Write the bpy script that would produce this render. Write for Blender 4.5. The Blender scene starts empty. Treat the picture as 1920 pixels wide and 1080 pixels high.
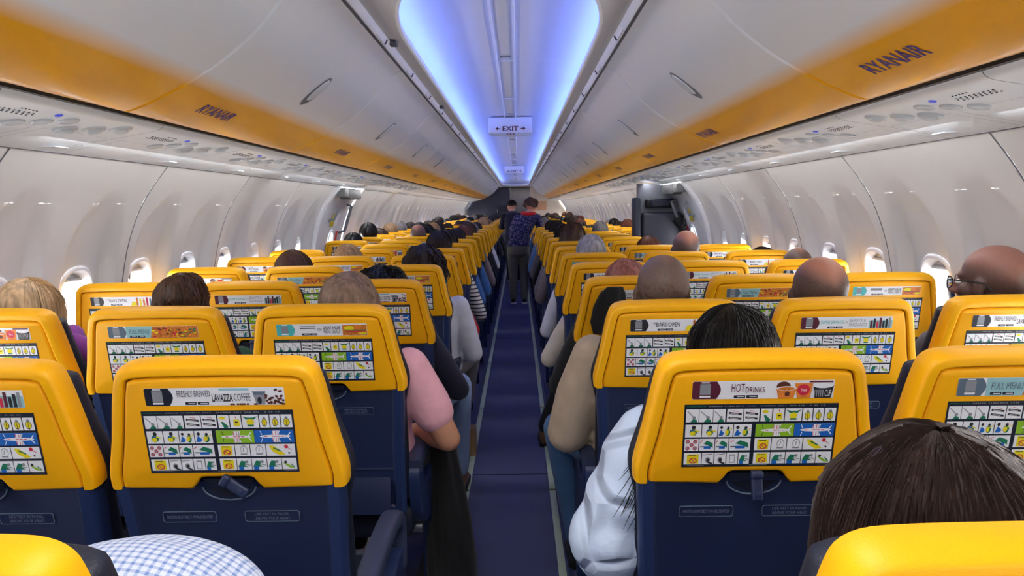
import bpy, bmesh, math, random
import numpy as np
from mathutils import Vector, Matrix, Euler, noise
PI = math.pi
SC = bpy.context.scene
COL = SC.collection

# ------------------------------------------------------------------ camera
FPX = 1400.0
cam_d = bpy.data.cameras.new('camera')
cam = bpy.data.objects.new('camera', cam_d); COL.objects.link(cam)
cam_d.sensor_width = 36.0; cam_d.lens = FPX / 1920 * 36.0
cam_d.clip_start = 0.02; cam_d.clip_end = 200
pitch = math.atan(150 / FPX); yaw = math.atan(13 / FPX); roll = math.radians(-0.85)
cam.matrix_world = Matrix.Translation((0.060, 0, 1.39)) @ (Matrix.Rotation(yaw, 4, 'Z') @ Matrix.Rotation(PI / 2 - pitch, 4, 'X') @ Matrix.Rotation(roll, 4, 'Z'))
SC.camera = cam
# ------------------------------------------------------------------ world, exposure
SC.view_settings.view_transform = 'Standard'; SC.view_settings.look = 'None'
SC.view_settings.gamma = 1.0; SC.view_settings.use_curve_mapping = False
SC.view_settings.exposure = 1.15
world = bpy.data.worlds.new('sky'); SC.world = world; world.use_nodes = True
wn = world.node_tree.nodes; wl = world.node_tree.links
bg = wn['Background']
g_tc = wn.new('ShaderNodeTexCoord'); g_sep = wn.new('ShaderNodeSeparateXYZ'); g_r = wn.new('ShaderNodeValToRGB')
wl.new(g_tc.outputs['Generated'], g_sep.inputs[0]); wl.new(g_sep.outputs['Z'], g_r.inputs[0])
g_r.color_ramp.elements[0].position = 0.0; g_r.color_ramp.elements[0].color = (1.0, 0.985, 0.965, 1)
g_r.color_ramp.elements[1].position = 0.6; g_r.color_ramp.elements[1].color = (0.80, 0.90, 1.0, 1)
wl.new(g_r.outputs[0], bg.inputs[0]); bg.inputs[1].default_value = 13.0

def area(name, loc, rot, sx, sy, energy, color, spread=None):
    d = bpy.data.lights.new(name, 'AREA'); d.shape = 'RECTANGLE'; d.size = sx; d.size_y = sy
    d.energy = energy; d.color = color
    if spread: d.spread = spread
    o = bpy.data.objects.new(name, d); COL.objects.link(o); o.location = loc; o.rotation_euler = rot
    return o
Y0, Y1 = -2.55, 24.6          # cabin ends
# cove lamps lie in the trough behind the ceiling lip and shine up on to the vault
for k in range(8):
    yc = 3.9 + k * 2.75
    for s in (-1, 1):
        area('cove_lamp', (s * 0.465, yc, 2.122), (0, PI - s * 0.95, 0), 0.035, 2.7, 3.4, (0.085, 0.20, 1.0))
        area('cove_wash_lamp', (s * 0.415, yc, 2.118), (0, PI - s * 1.1, 0), 0.02, 2.7, .28, (0.86, 0.90, 1.0))
# aisle lamps of the flat ceiling panels (entry area behind the camera)
for yc in (-1.6, -0.4, 0.8):
    area('aisle_ceiling_lamp', (0, yc, 2.085), (0, 0, 0), 0.5, 0.9, 5, (1.0, 0.97, 0.94))
# sidewall wash strips set just under the service panels
for k in range(11):
    yc = -1.5 + k * 2.4
    for s in (-1, 1):
        area('sidewall_wash_lamp', (s * 1.30, yc, 1.612), (0, s * -0.35, 0), 0.10, 2.2, 3.2, (0.97, 0.98, 1.0))
# daylight comes in through the cabin windows: one portal each
WIN_Y = [2.512 + 0.508 * k for k in range(-9, 44) if not (6.3 < 2.512 + 0.508 * k < 7.36)]
for yc in WIN_Y[:26]:
    for s in (-1, 1):
        o = area('window_portal', (s * 1.80, yc, 1.02), (0, s * PI / 2, 0), 0.38, 0.27, 1, (1, 1, 1))
        o.data.cycles.is_portal = True

# ------------------------------------------------------------------ helpers
class MB:
    def __init__(s): s.v = []; s.f = []; s.m = []
    def add(s, vs, fs, mat=0, X=None):
        b = len(s.v)
        for p in vs:
            p = Vector(p)
            s.v.append(X @ p if X is not None else p)
        for f in fs: s.f.append([b + i for i in f]); s.m.append(mat)
        return s
    def quad(s, a, b, c, d, mat=0): return s.add([a, b, c, d], [(0, 1, 2, 3)], mat)
    def box(s, c, size, mat=0, rot=None, bev=0.0, seg=2):
        bm = bmesh.new(); bmesh.ops.create_cube(bm, size=1.0)
        for v in bm.verts: v.co = Vector((v.co.x * size[0], v.co.y * size[1], v.co.z * size[2]))
        if bev > 0: bmesh.ops.bevel(bm, geom=bm.edges[:], offset=min(bev, min(size) * .49), segments=seg, affect='EDGES', profile=0.6)
        X = Matrix.Translation(c) @ (Euler(rot).to_matrix().to_4x4() if rot else Matrix())
        bm.verts.index_update()
        s.add([v.co for v in bm.verts], [[v.index for v in f.verts] for f in bm.faces], mat, X); bm.free(); return s
    def loft(s, rings, mat=0, closed=True, cap0=False, cap1=False, matf=None):
        n = len(rings[0]); vs = [p for r in rings for p in r]; fs = []
        b = len(s.v)
        for p in vs: s.v.append(Vector(p))
        for i in range(len(rings) - 1):
            for j in range(n if closed else n - 1):
                k = (j + 1) % n
                s.f.append([b + i * n + j, b + i * n + k, b + (i + 1) * n + k, b + (i + 1) * n + j]); s.m.append(matf(i, j) if matf else mat)
        if cap0: s.f.append([b + j for j in range(n)][::-1]); s.m.append(mat)
        if cap1: s.f.append([b + (len(rings) - 1) * n + j for j in range(n)]); s.m.append(mat)
        return s
    def ell(s, c, r, seg=16, rin=10, mat=0, X=None):
        vs = []; fs = []
        for i in range(1, rin):
            t = PI * i / rin
            for j in range(seg):
                a = 2 * PI * j / seg
                vs.append((c[0] + r[0] * math.sin(t) * math.cos(a), c[1] + r[1] * math.sin(t) * math.sin(a), c[2] + r[2] * math.cos(t)))
        for i in range(rin - 2):
            for j in range(seg):
                k = (j + 1) % seg; fs.append((i * seg + j, (i + 1) * seg + j, (i + 1) * seg + k, i * seg + k))
        n = len(vs); vs += [(c[0], c[1], c[2] + r[2]), (c[0], c[1], c[2] - r[2])]
        for j in range(seg):
            k = (j + 1) % seg; fs.append((n, j, k)); fs.append((n + 1, (rin - 2) * seg + k, (rin - 2) * seg + j))
        return s.add(vs, fs, mat, X)
    def tube(s, pts, rad, seg=10, mat=0, caps=True, flat=1.0):
        pts = [Vector(p) for p in pts]; rings = []; up = None
        rs = rad if hasattr(rad, '__len__') else [rad] * len(pts)
        for i, p in enumerate(pts):
            t = (pts[min(i + 1, len(pts) - 1)] - pts[max(i - 1, 0)])
            if t.length < 1e-9: t = Vector((0, 0, 1))
            t.normalize()
            if up is None: up = Vector((1, 0, 0)) if abs(t.x) < .8 else Vector((0, 1, 0))
            a = (up - t * up.dot(t)).normalized(); b = t.cross(a); up = a
            rings.append([p + a * (rs[i] * math.cos(2 * PI * j / seg)) + b * (rs[i] * flat * math.sin(2 * PI * j / seg)) for j in range(seg)])
        return s.loft(rings, mat, True, caps, caps)
    def chain(s, pr, seg=14, mat=0, X=None):
        """tapered limbs: list of (point, radius)"""
        for (p, r) in pr: s.ell(p, (r, r, r), seg, 8, mat, X)
        for (p, r), (q, q2) in zip(pr[:-1], pr[1:]):
            p = Vector(p); q = Vector(q); t = q - p
            if t.length < 1e-6: continue
            if X is not None: p = X @ p; q = X @ q
            s.tube([p, q], [r, q2], seg, mat)
        return s
    def prof(s, pts, y0, y1, mat=0, closed=False, n=1):
        """(x,z) profile swept along y"""
        return s.loft([[(x, y0 + (y1 - y0) * k / n, z) for x, z in pts] for k in range(n + 1)], mat, closed, closed, closed)
    def mesh(s, name, mats, smooth=35, recalc=True, merge=0):
        me = bpy.data.meshes.new(name)
        me.from_pydata([tuple(v) for v in s.v], [], s.f)
        for m in mats: me.materials.append(m)
        if len(mats) > 1:
            me.polygons.foreach_set('material_index', s.m)
        if recalc or merge:
            bm = bmesh.new(); bm.from_mesh(me)
            if merge: bmesh.ops.remove_doubles(bm, verts=bm.verts, dist=merge)
            if recalc: bmesh.ops.recalc_face_normals(bm, faces=bm.faces)
            bm.to_mesh(me); bm.free()
        if smooth:
            me.polygons.foreach_set('use_smooth', [True] * len(me.polygons))
            me.set_sharp_from_angle(angle=math.radians(smooth))
        me.update(); return me
    def build(s, name, mats, parent=None, smooth=35, recalc=True, merge=0, loc=None):
        if not isinstance(mats, (list, tuple)): mats = [mats]
        o = bpy.data.objects.new(name, s.mesh(name, mats, smooth, recalc, merge)); COL.objects.link(o)
        if parent is not None: o.parent = parent
        if loc is not None: o.location = loc
        return o

def ob(name, me, parent=None, mats=None, loc=None):
    o = bpy.data.objects.new(name, me); COL.objects.link(o)
    if parent is not None: o.parent = parent
    if loc is not None: o.location = loc
    if mats:
        for i, m in enumerate(mats):
            o.material_slots[i].link = 'OBJECT'; o.material_slots[i].material = m
    return o
def tag(o, label=None, cat=None, group=None, kind=None):
    if label: o['label'] = label
    if cat: o['category'] = cat
    if group: o['group'] = group
    if kind: o['kind'] = kind
    return o
def root(name, loc, label, cat, group=None, rz=0):
    o = bpy.data.objects.new(name, None); COL.objects.link(o); o.location = loc; o.rotation_euler = (0, 0, rz); o.empty_display_size = .05
    return tag(o, label, cat, group)
def struct(o): o['kind'] = 'structure'; return o
def remesh(mb, voxel, iters=4, fac=0.6):
    """several closed shapes fused into one continuous surface"""
    o = bpy.data.objects.new('tmp', mb.mesh('tmp', [], 0)); COL.objects.link(o)
    r = o.modifiers.new('r', 'REMESH'); r.mode = 'VOXEL'; r.voxel_size = voxel; r.use_smooth_shade = True
    sm = o.modifiers.new('s', 'SMOOTH'); sm.iterations = iters; sm.factor = fac
    dg = bpy.context.evaluated_depsgraph_get(); dg.update()
    me = bpy.data.meshes.new_from_object(o.evaluated_get(dg)); bpy.data.objects.remove(o)
    me.polygons.foreach_set('use_smooth', [True] * len(me.polygons))
    return me
_tc = {}
def text2d(body, bold=False):
    """letters as flat faces, scaled into a 0..1 box"""
    k = (body, bold)
    if k in _tc: return _tc[k]
    c = bpy.data.curves.new('t', 'FONT'); c.body = body; c.resolution_u = 2; c.align_x = 'CENTER'
    if bold: c.offset = 0.018
    o = bpy.data.objects.new('t', c); COL.objects.link(o)
    dg = bpy.context.evaluated_depsgraph_get(); dg.update()
    me = bpy.data.meshes.new_from_object(o.evaluated_get(dg))
    vs = [(v.co.x, v.co.y) for v in me.vertices]; fs = [list(p.vertices) for p in me.polygons]
    bpy.data.objects.remove(o); bpy.data.curves.remove(c); bpy.data.meshes.remove(me)
    x0 = min(v[0] for v in vs); x1 = max(v[0] for v in vs); y0 = min(v[1] for v in vs); y1 = max(v[1] for v in vs)
    vs = [((x - x0) / (x1 - x0), (y - y0) / (y1 - y0)) for x, y in vs]
    _tc[k] = (vs, fs); return _tc[k]
def put_text(mb, body, x0, x1, z0, z1, fn, mat, bold=False):
    vs, fs = text2d(body, bold)
    mb.add([fn(x0 + (x1 - x0) * a, z0 + (z1 - z0) * b) for a, b in vs], fs, mat)

# ------------------------------------------------------------------ materials
def lin(c):
    return tuple(((x / 255) / 12.92 if x / 255 <= .04045 else ((x / 255 + .055) / 1.055) ** 2.4) for x in c)
def M(name, rgb, rough=.5, metal=0., var=.05, vs=8., bump=0., bs=60., spec=.5, coat=0., sheen=0., emit=None, es=0., trans=0., alpha=1., stretch=None, detail=3):
    m = bpy.data.materials.new(name); m.use_nodes = True; nt = m.node_tree; N = nt.nodes; L = nt.links
    b = N['Principled BSDF']; c = lin(rgb)
    b.inputs['Roughness'].default_value = rough; b.inputs['Metallic'].default_value = metal
    b.inputs['Specular IOR Level'].default_value = spec
    b.inputs['Coat Weight'].default_value = coat; b.inputs['Coat Roughness'].default_value = .15
    b.inputs['Sheen Weight'].default_value = sheen
    b.inputs['Transmission Weight'].default_value = trans; b.inputs['Alpha'].default_value = alpha
    tc = N.new('ShaderNodeTexCoord'); vec = tc.outputs['Object']
    if stretch:
        mp = N.new('ShaderNodeMapping'); mp.inputs['Scale'].default_value = stretch; L.new(vec, mp.inputs[0]); vec = mp.outputs[0]
    if var > 0:
        n = N.new('ShaderNodeTexNoise'); n.inputs['Scale'].default_value = vs; n.inputs['Detail'].default_value = detail; L.new(vec, n.inputs['Vector'])
        r = N.new('ShaderNodeValToRGB'); r.color_ramp.elements[0].position = .3; r.color_ramp.elements[1].position = .7
        r.color_ramp.elements[0].color = (*[x * (1 - var) for x in c], 1); r.color_ramp.elements[1].color = (*[min(1, x * (1 + var)) for x in c], 1)
        L.new(n.outputs['Fac'], r.inputs[0]); L.new(r.outputs[0], b.inputs['Base Color'])
    else: b.inputs['Base Color'].default_value = (*c, 1)
    if bump > 0:
        n2 = N.new('ShaderNodeTexNoise'); n2.inputs['Scale'].default_value = bs; n2.inputs['Detail'].default_value = 4; L.new(vec, n2.inputs['Vector'])
        bp = N.new('ShaderNodeBump'); bp.inputs['Strength'].default_value = bump; bp.inputs['Distance'].default_value = .004
        L.new(n2.outputs['Fac'], bp.inputs['Height']); L.new(bp.outputs[0], b.inputs['Normal'])
    if emit:
        b.inputs['Emission Color'].default_value = (*lin(emit), 1); b.inputs['Emission Strength'].default_value = es
    return m
def patt(name, rgbs, kind, scale, rough=.85, thick=.5, distort=0., axis='Z'):
    """woven or printed cloth patterns"""
    m = M(name, rgbs[0], rough, var=0, bump=.3, bs=160); nt = m.node_tree; N = nt.nodes; L = nt.links; b = N['Principled BSDF']
    tc = N.new('ShaderNodeTexCoord')
    mix = N.new('ShaderNodeMix'); mix.data_type = 'RGBA'; mix.inputs['A'].default_value = (*lin(rgbs[0]), 1); mix.inputs['B'].default_value = (*lin(rgbs[1]), 1)
    def wave(ax, sc):
        w = N.new('ShaderNodeTexWave'); w.bands_direction = ax; w.inputs['Scale'].default_value = sc; w.inputs['Distortion'].default_value = distort
        L.new(tc.outputs['Object'], w.inputs['Vector'])
        g = N.new('ShaderNodeMath'); g.operation = 'GREATER_THAN'; g.inputs[1].default_value = thick; L.new(w.outputs['Fac'], g.inputs[0]); return g
    if kind == 'stripe': g = wave(axis, scale); L.new(g.outputs[0], mix.inputs['Factor'])
    elif kind == 'check':
        gs = [wave(a, scale) for a in 'XYZ']; a = N.new('ShaderNodeMath'); a.operation = 'ADD'; L.new(gs[0].outputs[0], a.inputs[0]); L.new(gs[1].outputs[0], a.inputs[1])
        a3 = N.new('ShaderNodeMath'); a3.operation = 'MULTIPLY'; a3.inputs[1].default_value = .5; L.new(a.outputs[0], a3.inputs[0]); L.new(a3.outputs[0], mix.inputs['Factor'])
    elif kind == 'floral':
        v = N.new('ShaderNodeTexVoronoi'); v.feature = 'DISTANCE_TO_EDGE'; v.inputs['Scale'].default_value = scale
        n = N.new('ShaderNodeTexNoise'); n.inputs['Scale'].default_value = 14; L.new(tc.outputs['Object'], n.inputs[0])
        mx = N.new('ShaderNodeMix'); mx.data_type = 'RGBA'; mx.inputs['Factor'].default_value = .25; L.new(tc.outputs['Object'], mx.inputs['A']); L.new(n.outputs['Color'], mx.inputs['B'])
        L.new(mx.outputs['Result'], v.inputs['Vector'])
        g = N.new('ShaderNodeMath'); g.operation = 'LESS_THAN'; g.inputs[1].default_value = thick; L.new(v.outputs[0], g.inputs[0]); L.new(g.outputs[0], mix.inputs['Factor'])
    L.new(mix.outputs['Result'], b.inputs['Base Color']); return m

YEL = (252, 182, 0)
m_yel = M('yellow_plastic', YEL, .42, spec=.35, var=.03, vs=3, bump=.12, bs=500)
m_yel2 = M('yellow_panel_plastic', (250, 178, 0), .48, spec=.35, var=.04, vs=3, bump=.15, bs=500)
m_navy = M('navy_plastic', (28, 39, 74), .45, var=.08, vs=5, bump=.1, bs=400)
m_navy_l = M('navy_side_plastic', (34, 50, 92), .4, var=.05)
m_leather = M('dark_navy_leather', (14, 20, 40), .55, var=.1, bump=.25, bs=220)
m_arm = M('armrest_plastic', (46, 54, 82), .5, var=.06, bump=.1, bs=300)
m_black = M('black_plastic', (14, 14, 18), .5, var=.1)
m_groove = M('groove_brown', (92, 58, 8), .7, var=.05)
m_metal = M('seat_metal', (150, 152, 158), .35, metal=.9, var=.04)
m_white = M('card_white', (232, 234, 240), .5, var=.01)
m_cdark = M('card_dark', (22, 30, 48), .45, var=.03)
m_green = M('print_green', (24, 118, 88), .5, var=.02); m_cyel = M('print_yellow', (232, 214, 20), .5, var=.02)
m_lime = M('print_lime', (140, 190, 40), .5, var=.02); m_blue = M('print_blue', (20, 100, 190), .5, var=.02)
m_red = M('print_red', (205, 40, 70), .5, var=.02); m_grey = M('print_grey', (140, 144, 152), .5, var=.03)
m_teal = M('print_teal', (80, 186, 190), .5, var=.02); m_maroon = M('print_maroon', (88, 30, 52), .5, var=.02)
m_pblk = M('print_black', (34, 34, 42), .5, var=.02); m_orange = M('print_orange', (226, 130, 50), .5, var=.1, vs=200)
m_brown = M('print_brown', (96, 50, 36), .5, var=.1, vs=200); m_slate = M('print_slate', (92, 110, 128), .5, var=.02)
m_pteal = M('print_pale_teal', (150, 196, 202), .5, var=.02); m_food = M('print_food', (206, 120, 40), .5, var=.5, vs=260)
CARD = [m_cdark, m_white, m_green, m_cyel, m_lime, m_blue, m_red, m_grey, m_pblk]
m_lab = M('notice_grey', (120, 132, 160), .5, var=.02)
m_shell = M('bin_white', (226, 227, 234), .32, var=.01, vs=1.5, bump=.05, bs=6)
m_side = M('sidewall_white', (203, 201, 200), .55, var=.01, bump=.04, bs=300)
m_trim = M('trim_white', (222, 222, 226), .4, var=.02)
m_ceil = M('ceiling_white', (206, 206, 212), .5, var=.01)
m_psu = M('service_panel_white', (232, 236, 240), .35, var=.02, bump=.03, bs=30)
m_seam = M('seam_grey', (90, 92, 100), .7, var=.02)
m_gasp = M('gasper_grey', (204, 209, 213), .35, metal=0., var=.02)
m_lens = M('reading_lens', (200, 205, 210), .15, var=.02)
m_carpet = M('navy_carpet', (40, 48, 108), .95, var=.22, vs=240, bump=.8, bs=420, sheen=.2)
m_strip = M('photoluminescent_strip', (176, 190, 160), .5, var=.05, vs=30)
m_glass = bpy.data.materials.new('window_pane_acrylic'); m_glass.use_nodes = True
_n = m_glass.node_tree.nodes; _l = m_glass.node_tree.links; _n.remove(_n['Principled BSDF'])
_t = _n.new('ShaderNodeBsdfTransparent'); _g = _n.new('ShaderNodeBsdfGlossy'); _g.inputs['Roughness'].default_value = .05
_x = _n.new('ShaderNodeMixShader'); _f = _n.new('ShaderNodeFresnel'); _f.inputs[0].default_value = 1.12
_l.new(_f.outputs[0], _x.inputs[0]); _l.new(_t.outputs[0], _x.inputs[1]); _l.new(_g.outputs[0], _x.inputs[2])
_l.new(_x.outputs[0], _n['Material Output'].inputs[0])
# ================================================================== THE CABIN
def catmull(P, n):
    out = []
    for i in range(len(P) - 1):
        p0 = P[max(i - 1, 0)]; p1 = P[i]; p2 = P[i + 1]; p3 = P[min(i + 2, len(P) - 1)]
        for k in range(n):
            t = k / n
            out.append(tuple(.5 * ((2 * b) + (-a + c) * t + (2 * a - 5 * b + 4 * c - d) * t * t + (-a + 3 * b - 3 * c + d) * t ** 3) for a, b, c, d in zip(p0, p1, p2, p3)))
    out.append(P[-1]); return out
def interp(P, z):
    """P: (x,z) with z rising"""
    if z <= P[0][1]: return P[0][0]
    for (xa, za), (xb, zb) in zip(P[:-1], P[1:]):
        if z <= zb: return xa + (xb - xa) * (z - za) / (zb - za)
    return P[-1][0]
WALL = catmull([(1.58, 0.0), (1.66, .2), (1.72, .5), (1.728, .8), (1.715, .98), (1.695, 1.09), (1.66, 1.243), (1.60, 1.397), (1.535, 1.50), (1.455, 1.597)], 6)
wallx = lambda z: interp(WALL, z)
def sst(a, b, x):
    t = max(0., min(1., (x - a) / (b - a))); return t * t * (3 - 2 * t)

# floor: carpet, seam, strips
mb = MB(); mb.box((0, (Y0 + Y1) / 2, -.02), (3.3, Y1 - Y0, .04)); struct(mb.build('floor', m_carpet))
mb = MB()
for yy in (3.79, 7.9, 12.1, 16.2): mb.box((0, yy, .0012), (.40, .006, .0016))
struct(mb.build('trim_1', M('carpet_seam', (18, 22, 50), .9)))
n = 2
for s in (-1, 1):
    mb = MB(); y = Y0 + .02
    while y < Y1 - .1:
        L_ = min(1.52, Y1 - .02 - y); mb.box((s * .212, y + L_ / 2, .004), (.03, L_ - .02, .007), bev=.002); y += 1.524
    struct(mb.build('trim_%d' % n, m_strip)); n += 1
    mb = MB(); mb.box((s * .245, (Y0 + Y1) / 2, .003), (.018, Y1 - Y0 - .04, .006), bev=.002)      # dark edge of the seat track cover
    struct(mb.build('trim_%d' % n, m_navy)); n += 1
    for xs in (.33, .98, 1.35):
        mb = MB(); mb.box((s * xs, (Y0 + Y1) / 2, .004), (.03, Y1 - Y0 - .04, .008), bev=.002)
        struct(mb.build('trim_%d' % n, m_metal)); n += 1

# sidewall panels, two windows each, with the tall scalloped reveal round every window
WZ, WA, WB = .995, .125, .172
def recess(dy, z):
    if z > 1.50 or z < .70: return 0.
    hw = .205 * (1 - max(0., (z - 1.0) / .50) ** 2.2) ** .5 if z < 1.5 else 0
    if hw <= 0: return 0.
    e = 1 - sst(hw - .045, hw + .006, abs(dy))
    d = .040 * sst(1.50, 1.14, z) * sst(.70, .86, z)
    e2 = sst(1.50, 1.33, z)
    return e * (d + .017 * e2 * sst(.70, .8, z))
def wall_panel(s, top=1.597):
    mb = MB()
    for dc in (-.2525, .2525):
        NS, NR = 64, 16; rings = []
        zc = (.66 + 1.43) / 2; hz = (1.43 - .66) / 2; hy = .2525
        for r in range(NR + 1):
            t = r / NR; ring = []
            for j in range(NS):
                sd, fr_ = j // 16, (j % 16) / 8 - 1
                oy, oz = ((hy, fr_ * hz), (-fr_ * hy, hz), (-hy, -fr_ * hz), (fr_ * hy, -hz))[sd]
                a = math.atan2(oz, oy * hz / hy); ca, sa = math.cos(a), math.sin(a)
                e = 2.6
                q = (abs(ca) ** e + abs(sa) ** e) ** (-1 / e)
                yi = WA * ca * q; zi = WZ + WB * sa * q
                # rectangle hit
                yo, zo = oy, zc + oz
                y = yi + (yo - yi) * t; z = zi + (zo - zi) * t
                ring.append((s * (wallx(z) + recess(y, z)), dc + y, z))
            rings.append(ring)
        mb.loft(rings, 0, True)
        # upper part over the window, lower dado
        zs = [1.43 + .0167 * i for i in range(11)]
        ys = [-.2525 + .505 * i / 40 for i in range(41)]
        mb.loft([[(s * (wallx(z) + recess(y, z)), dc + y, z) for y in ys] for z in zs], 0, False)
        zs = [.03 + .063 * i for i in range(11)]
        mb.loft([[(s * (wallx(z) - (.012 if z < .35 else 0)), dc + y, z) for y in (-.2525, .2525)] for z in zs], 0, False)
    for yy in (-.505, .505):                                       # folded panel edges make the seam a real groove
        zs = [.03 + i * .0494 for i in range(32)] + [1.597]
        d = .006 if yy > 0 else -.006
        mb.loft([[(s * wallx(z), yy * 1.0 + 0, z), (s * (wallx(z) + .012), yy + d * .6, z)] for z in zs], 0, False)
    return mb.mesh('wall_panel', [m_side], 30, merge=.0012)
def sup(a, b, c, NS=48, e=2.6):
    out = []
    for j in range(NS):
        t = 2 * PI * j / NS; ca, sa = math.cos(t), math.sin(t); q = (abs(ca) ** e + abs(sa) ** e) ** (-1 / e)
        out.append((a * ca * q, c + b * sa * q))
    return out
m_shade = M('window_shade', (214, 218, 224), .5, var=.02)
def window_parts(s, shade):
    xr = lambda y, z: wallx(z) + recess(y, z)
    fr = MB(); R = []
    for (g, dx) in ((.012, -.001), (.006, -.007), (-.004, -.008), (-.010, 0.0), (-.014, .03), (-.020, .055)):
        R.append([(s * (xr(y, z) + dx), y, z) for y, z in sup(WA + g, WB + g, WZ)])
    fr.loft(R, 0, True)
    gl = MB(); P = [(s * (xr(y, z) + .045), y, z) for y, z in sup(WA - .017, WB - .017, WZ)]
    gl.add(P, [list(range(len(P)))])
    rb = MB(); P0 = sup(WA - .016, WB - .016, WZ); P1 = sup(WA - .026, WB - .028, WZ)
    rb.loft([[(s * (xr(y, z) + .050), y, z) for y, z in P0], [(s * (xr(y, z) + .056), y, z) for y, z in P1]], 0, True)
    sh = MB(); zt = WZ + WB - .015; zb = zt - shade
    rows = []
    for i in range(5):
        z = zb + (zt - zb) * i / 4; hw = [abs(y) for y, zz in sup(WA - .018, WB - .012, WZ) if abs(zz - z) < .03]
        w = (max(hw) if hw else .06)
        rows.append([(s * (xr(0, z) + .034 + (.004 if i % 2 else 0)), y, z) for y in (-w, -w * .5, 0, w * .5, w)])
    sh.loft(rows, 0, False); sh.box((s * (xr(0, zb) + .030), 0, zb), (.010, .17, .012), bev=.004)
    return fr.mesh('window_frame', [m_trim], 40), gl.mesh('window_pane', [m_glass], 0), rb.mesh('window_seal', [m_gasp], 40), sh.mesh('window_shade', [m_shade], 40)
PANEL_C = [2.766 + 1.016 * k for k in range(-5, 22) if not (6.3 < 2.766 + 1.016 * k < 7.4)]
wi = 1
for s, side in ((-1, 'left'), (1, 'right')):
    me = wall_panel(s); wp = {q: window_parts(s, q) for q in (.03, .075, .15)}
    for k, pc in enumerate(PANEL_C):
        struct(ob('wall_' + side, me, loc=(0, pc, 0)))
        for dc in (-.2525, .2525):
            rnd = random.Random(wi * 7 + 3); q = rnd.choice([.03, .03, .075, .03, .15 if pc > 8 else .03])
            w = struct(ob('window_%d' % wi, wp[q][0], loc=(0, pc + dc, 0)))
            for nme, mm in (('window_pane', wp[q][1]), ('window_seal', wp[q][2]), ('window_shade', wp[q][3])): ob(nme, mm, w)
            wi += 1
    # seam backing strip, head rail between sidewall and service panel
    mb = MB()
    for pc in PANEL_C + [PANEL_C[-1] + 1.016]:
        zs = [.03 + i * .052 for i in range(31)]
        mb.loft([[(s * (wallx(z) - .0008), pc - .508 - .0042, z), (s * (wallx(z) - .0008), pc - .508 + .0042, z)] for z in zs], 0, False)
    struct(mb.build('trim_%d' % n, m_seam)); n += 1
    mb = MB(); mb.prof([(s * 1.452, 1.590), (s * 1.470, 1.606), (s * 1.50, 1.612), (s * 1.50, 1.63), (s * 1.44, 1.63)], Y0, Y1)
    struct(mb.build('trim_%d' % n, m_seam)); n += 1
    # kick panel / air grille along the foot of the sidewall
    mb = MB(); mb.prof([(s * 1.565, 0), (s * 1.60, .0), (s * 1.66, .2), (s * 1.64, .2), (s * 1.59, .05)], Y0, Y1, closed=True)
    for i in range(90):
        y = Y0 + .3 + i * .3
        if y < Y1 - .2: mb.box((s * 1.598, y, .09), (.012, .2, .05), rot=(0, s * .3, 0), bev=.003)
    struct(mb.build('baseboard_' + side, m_trim))

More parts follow.
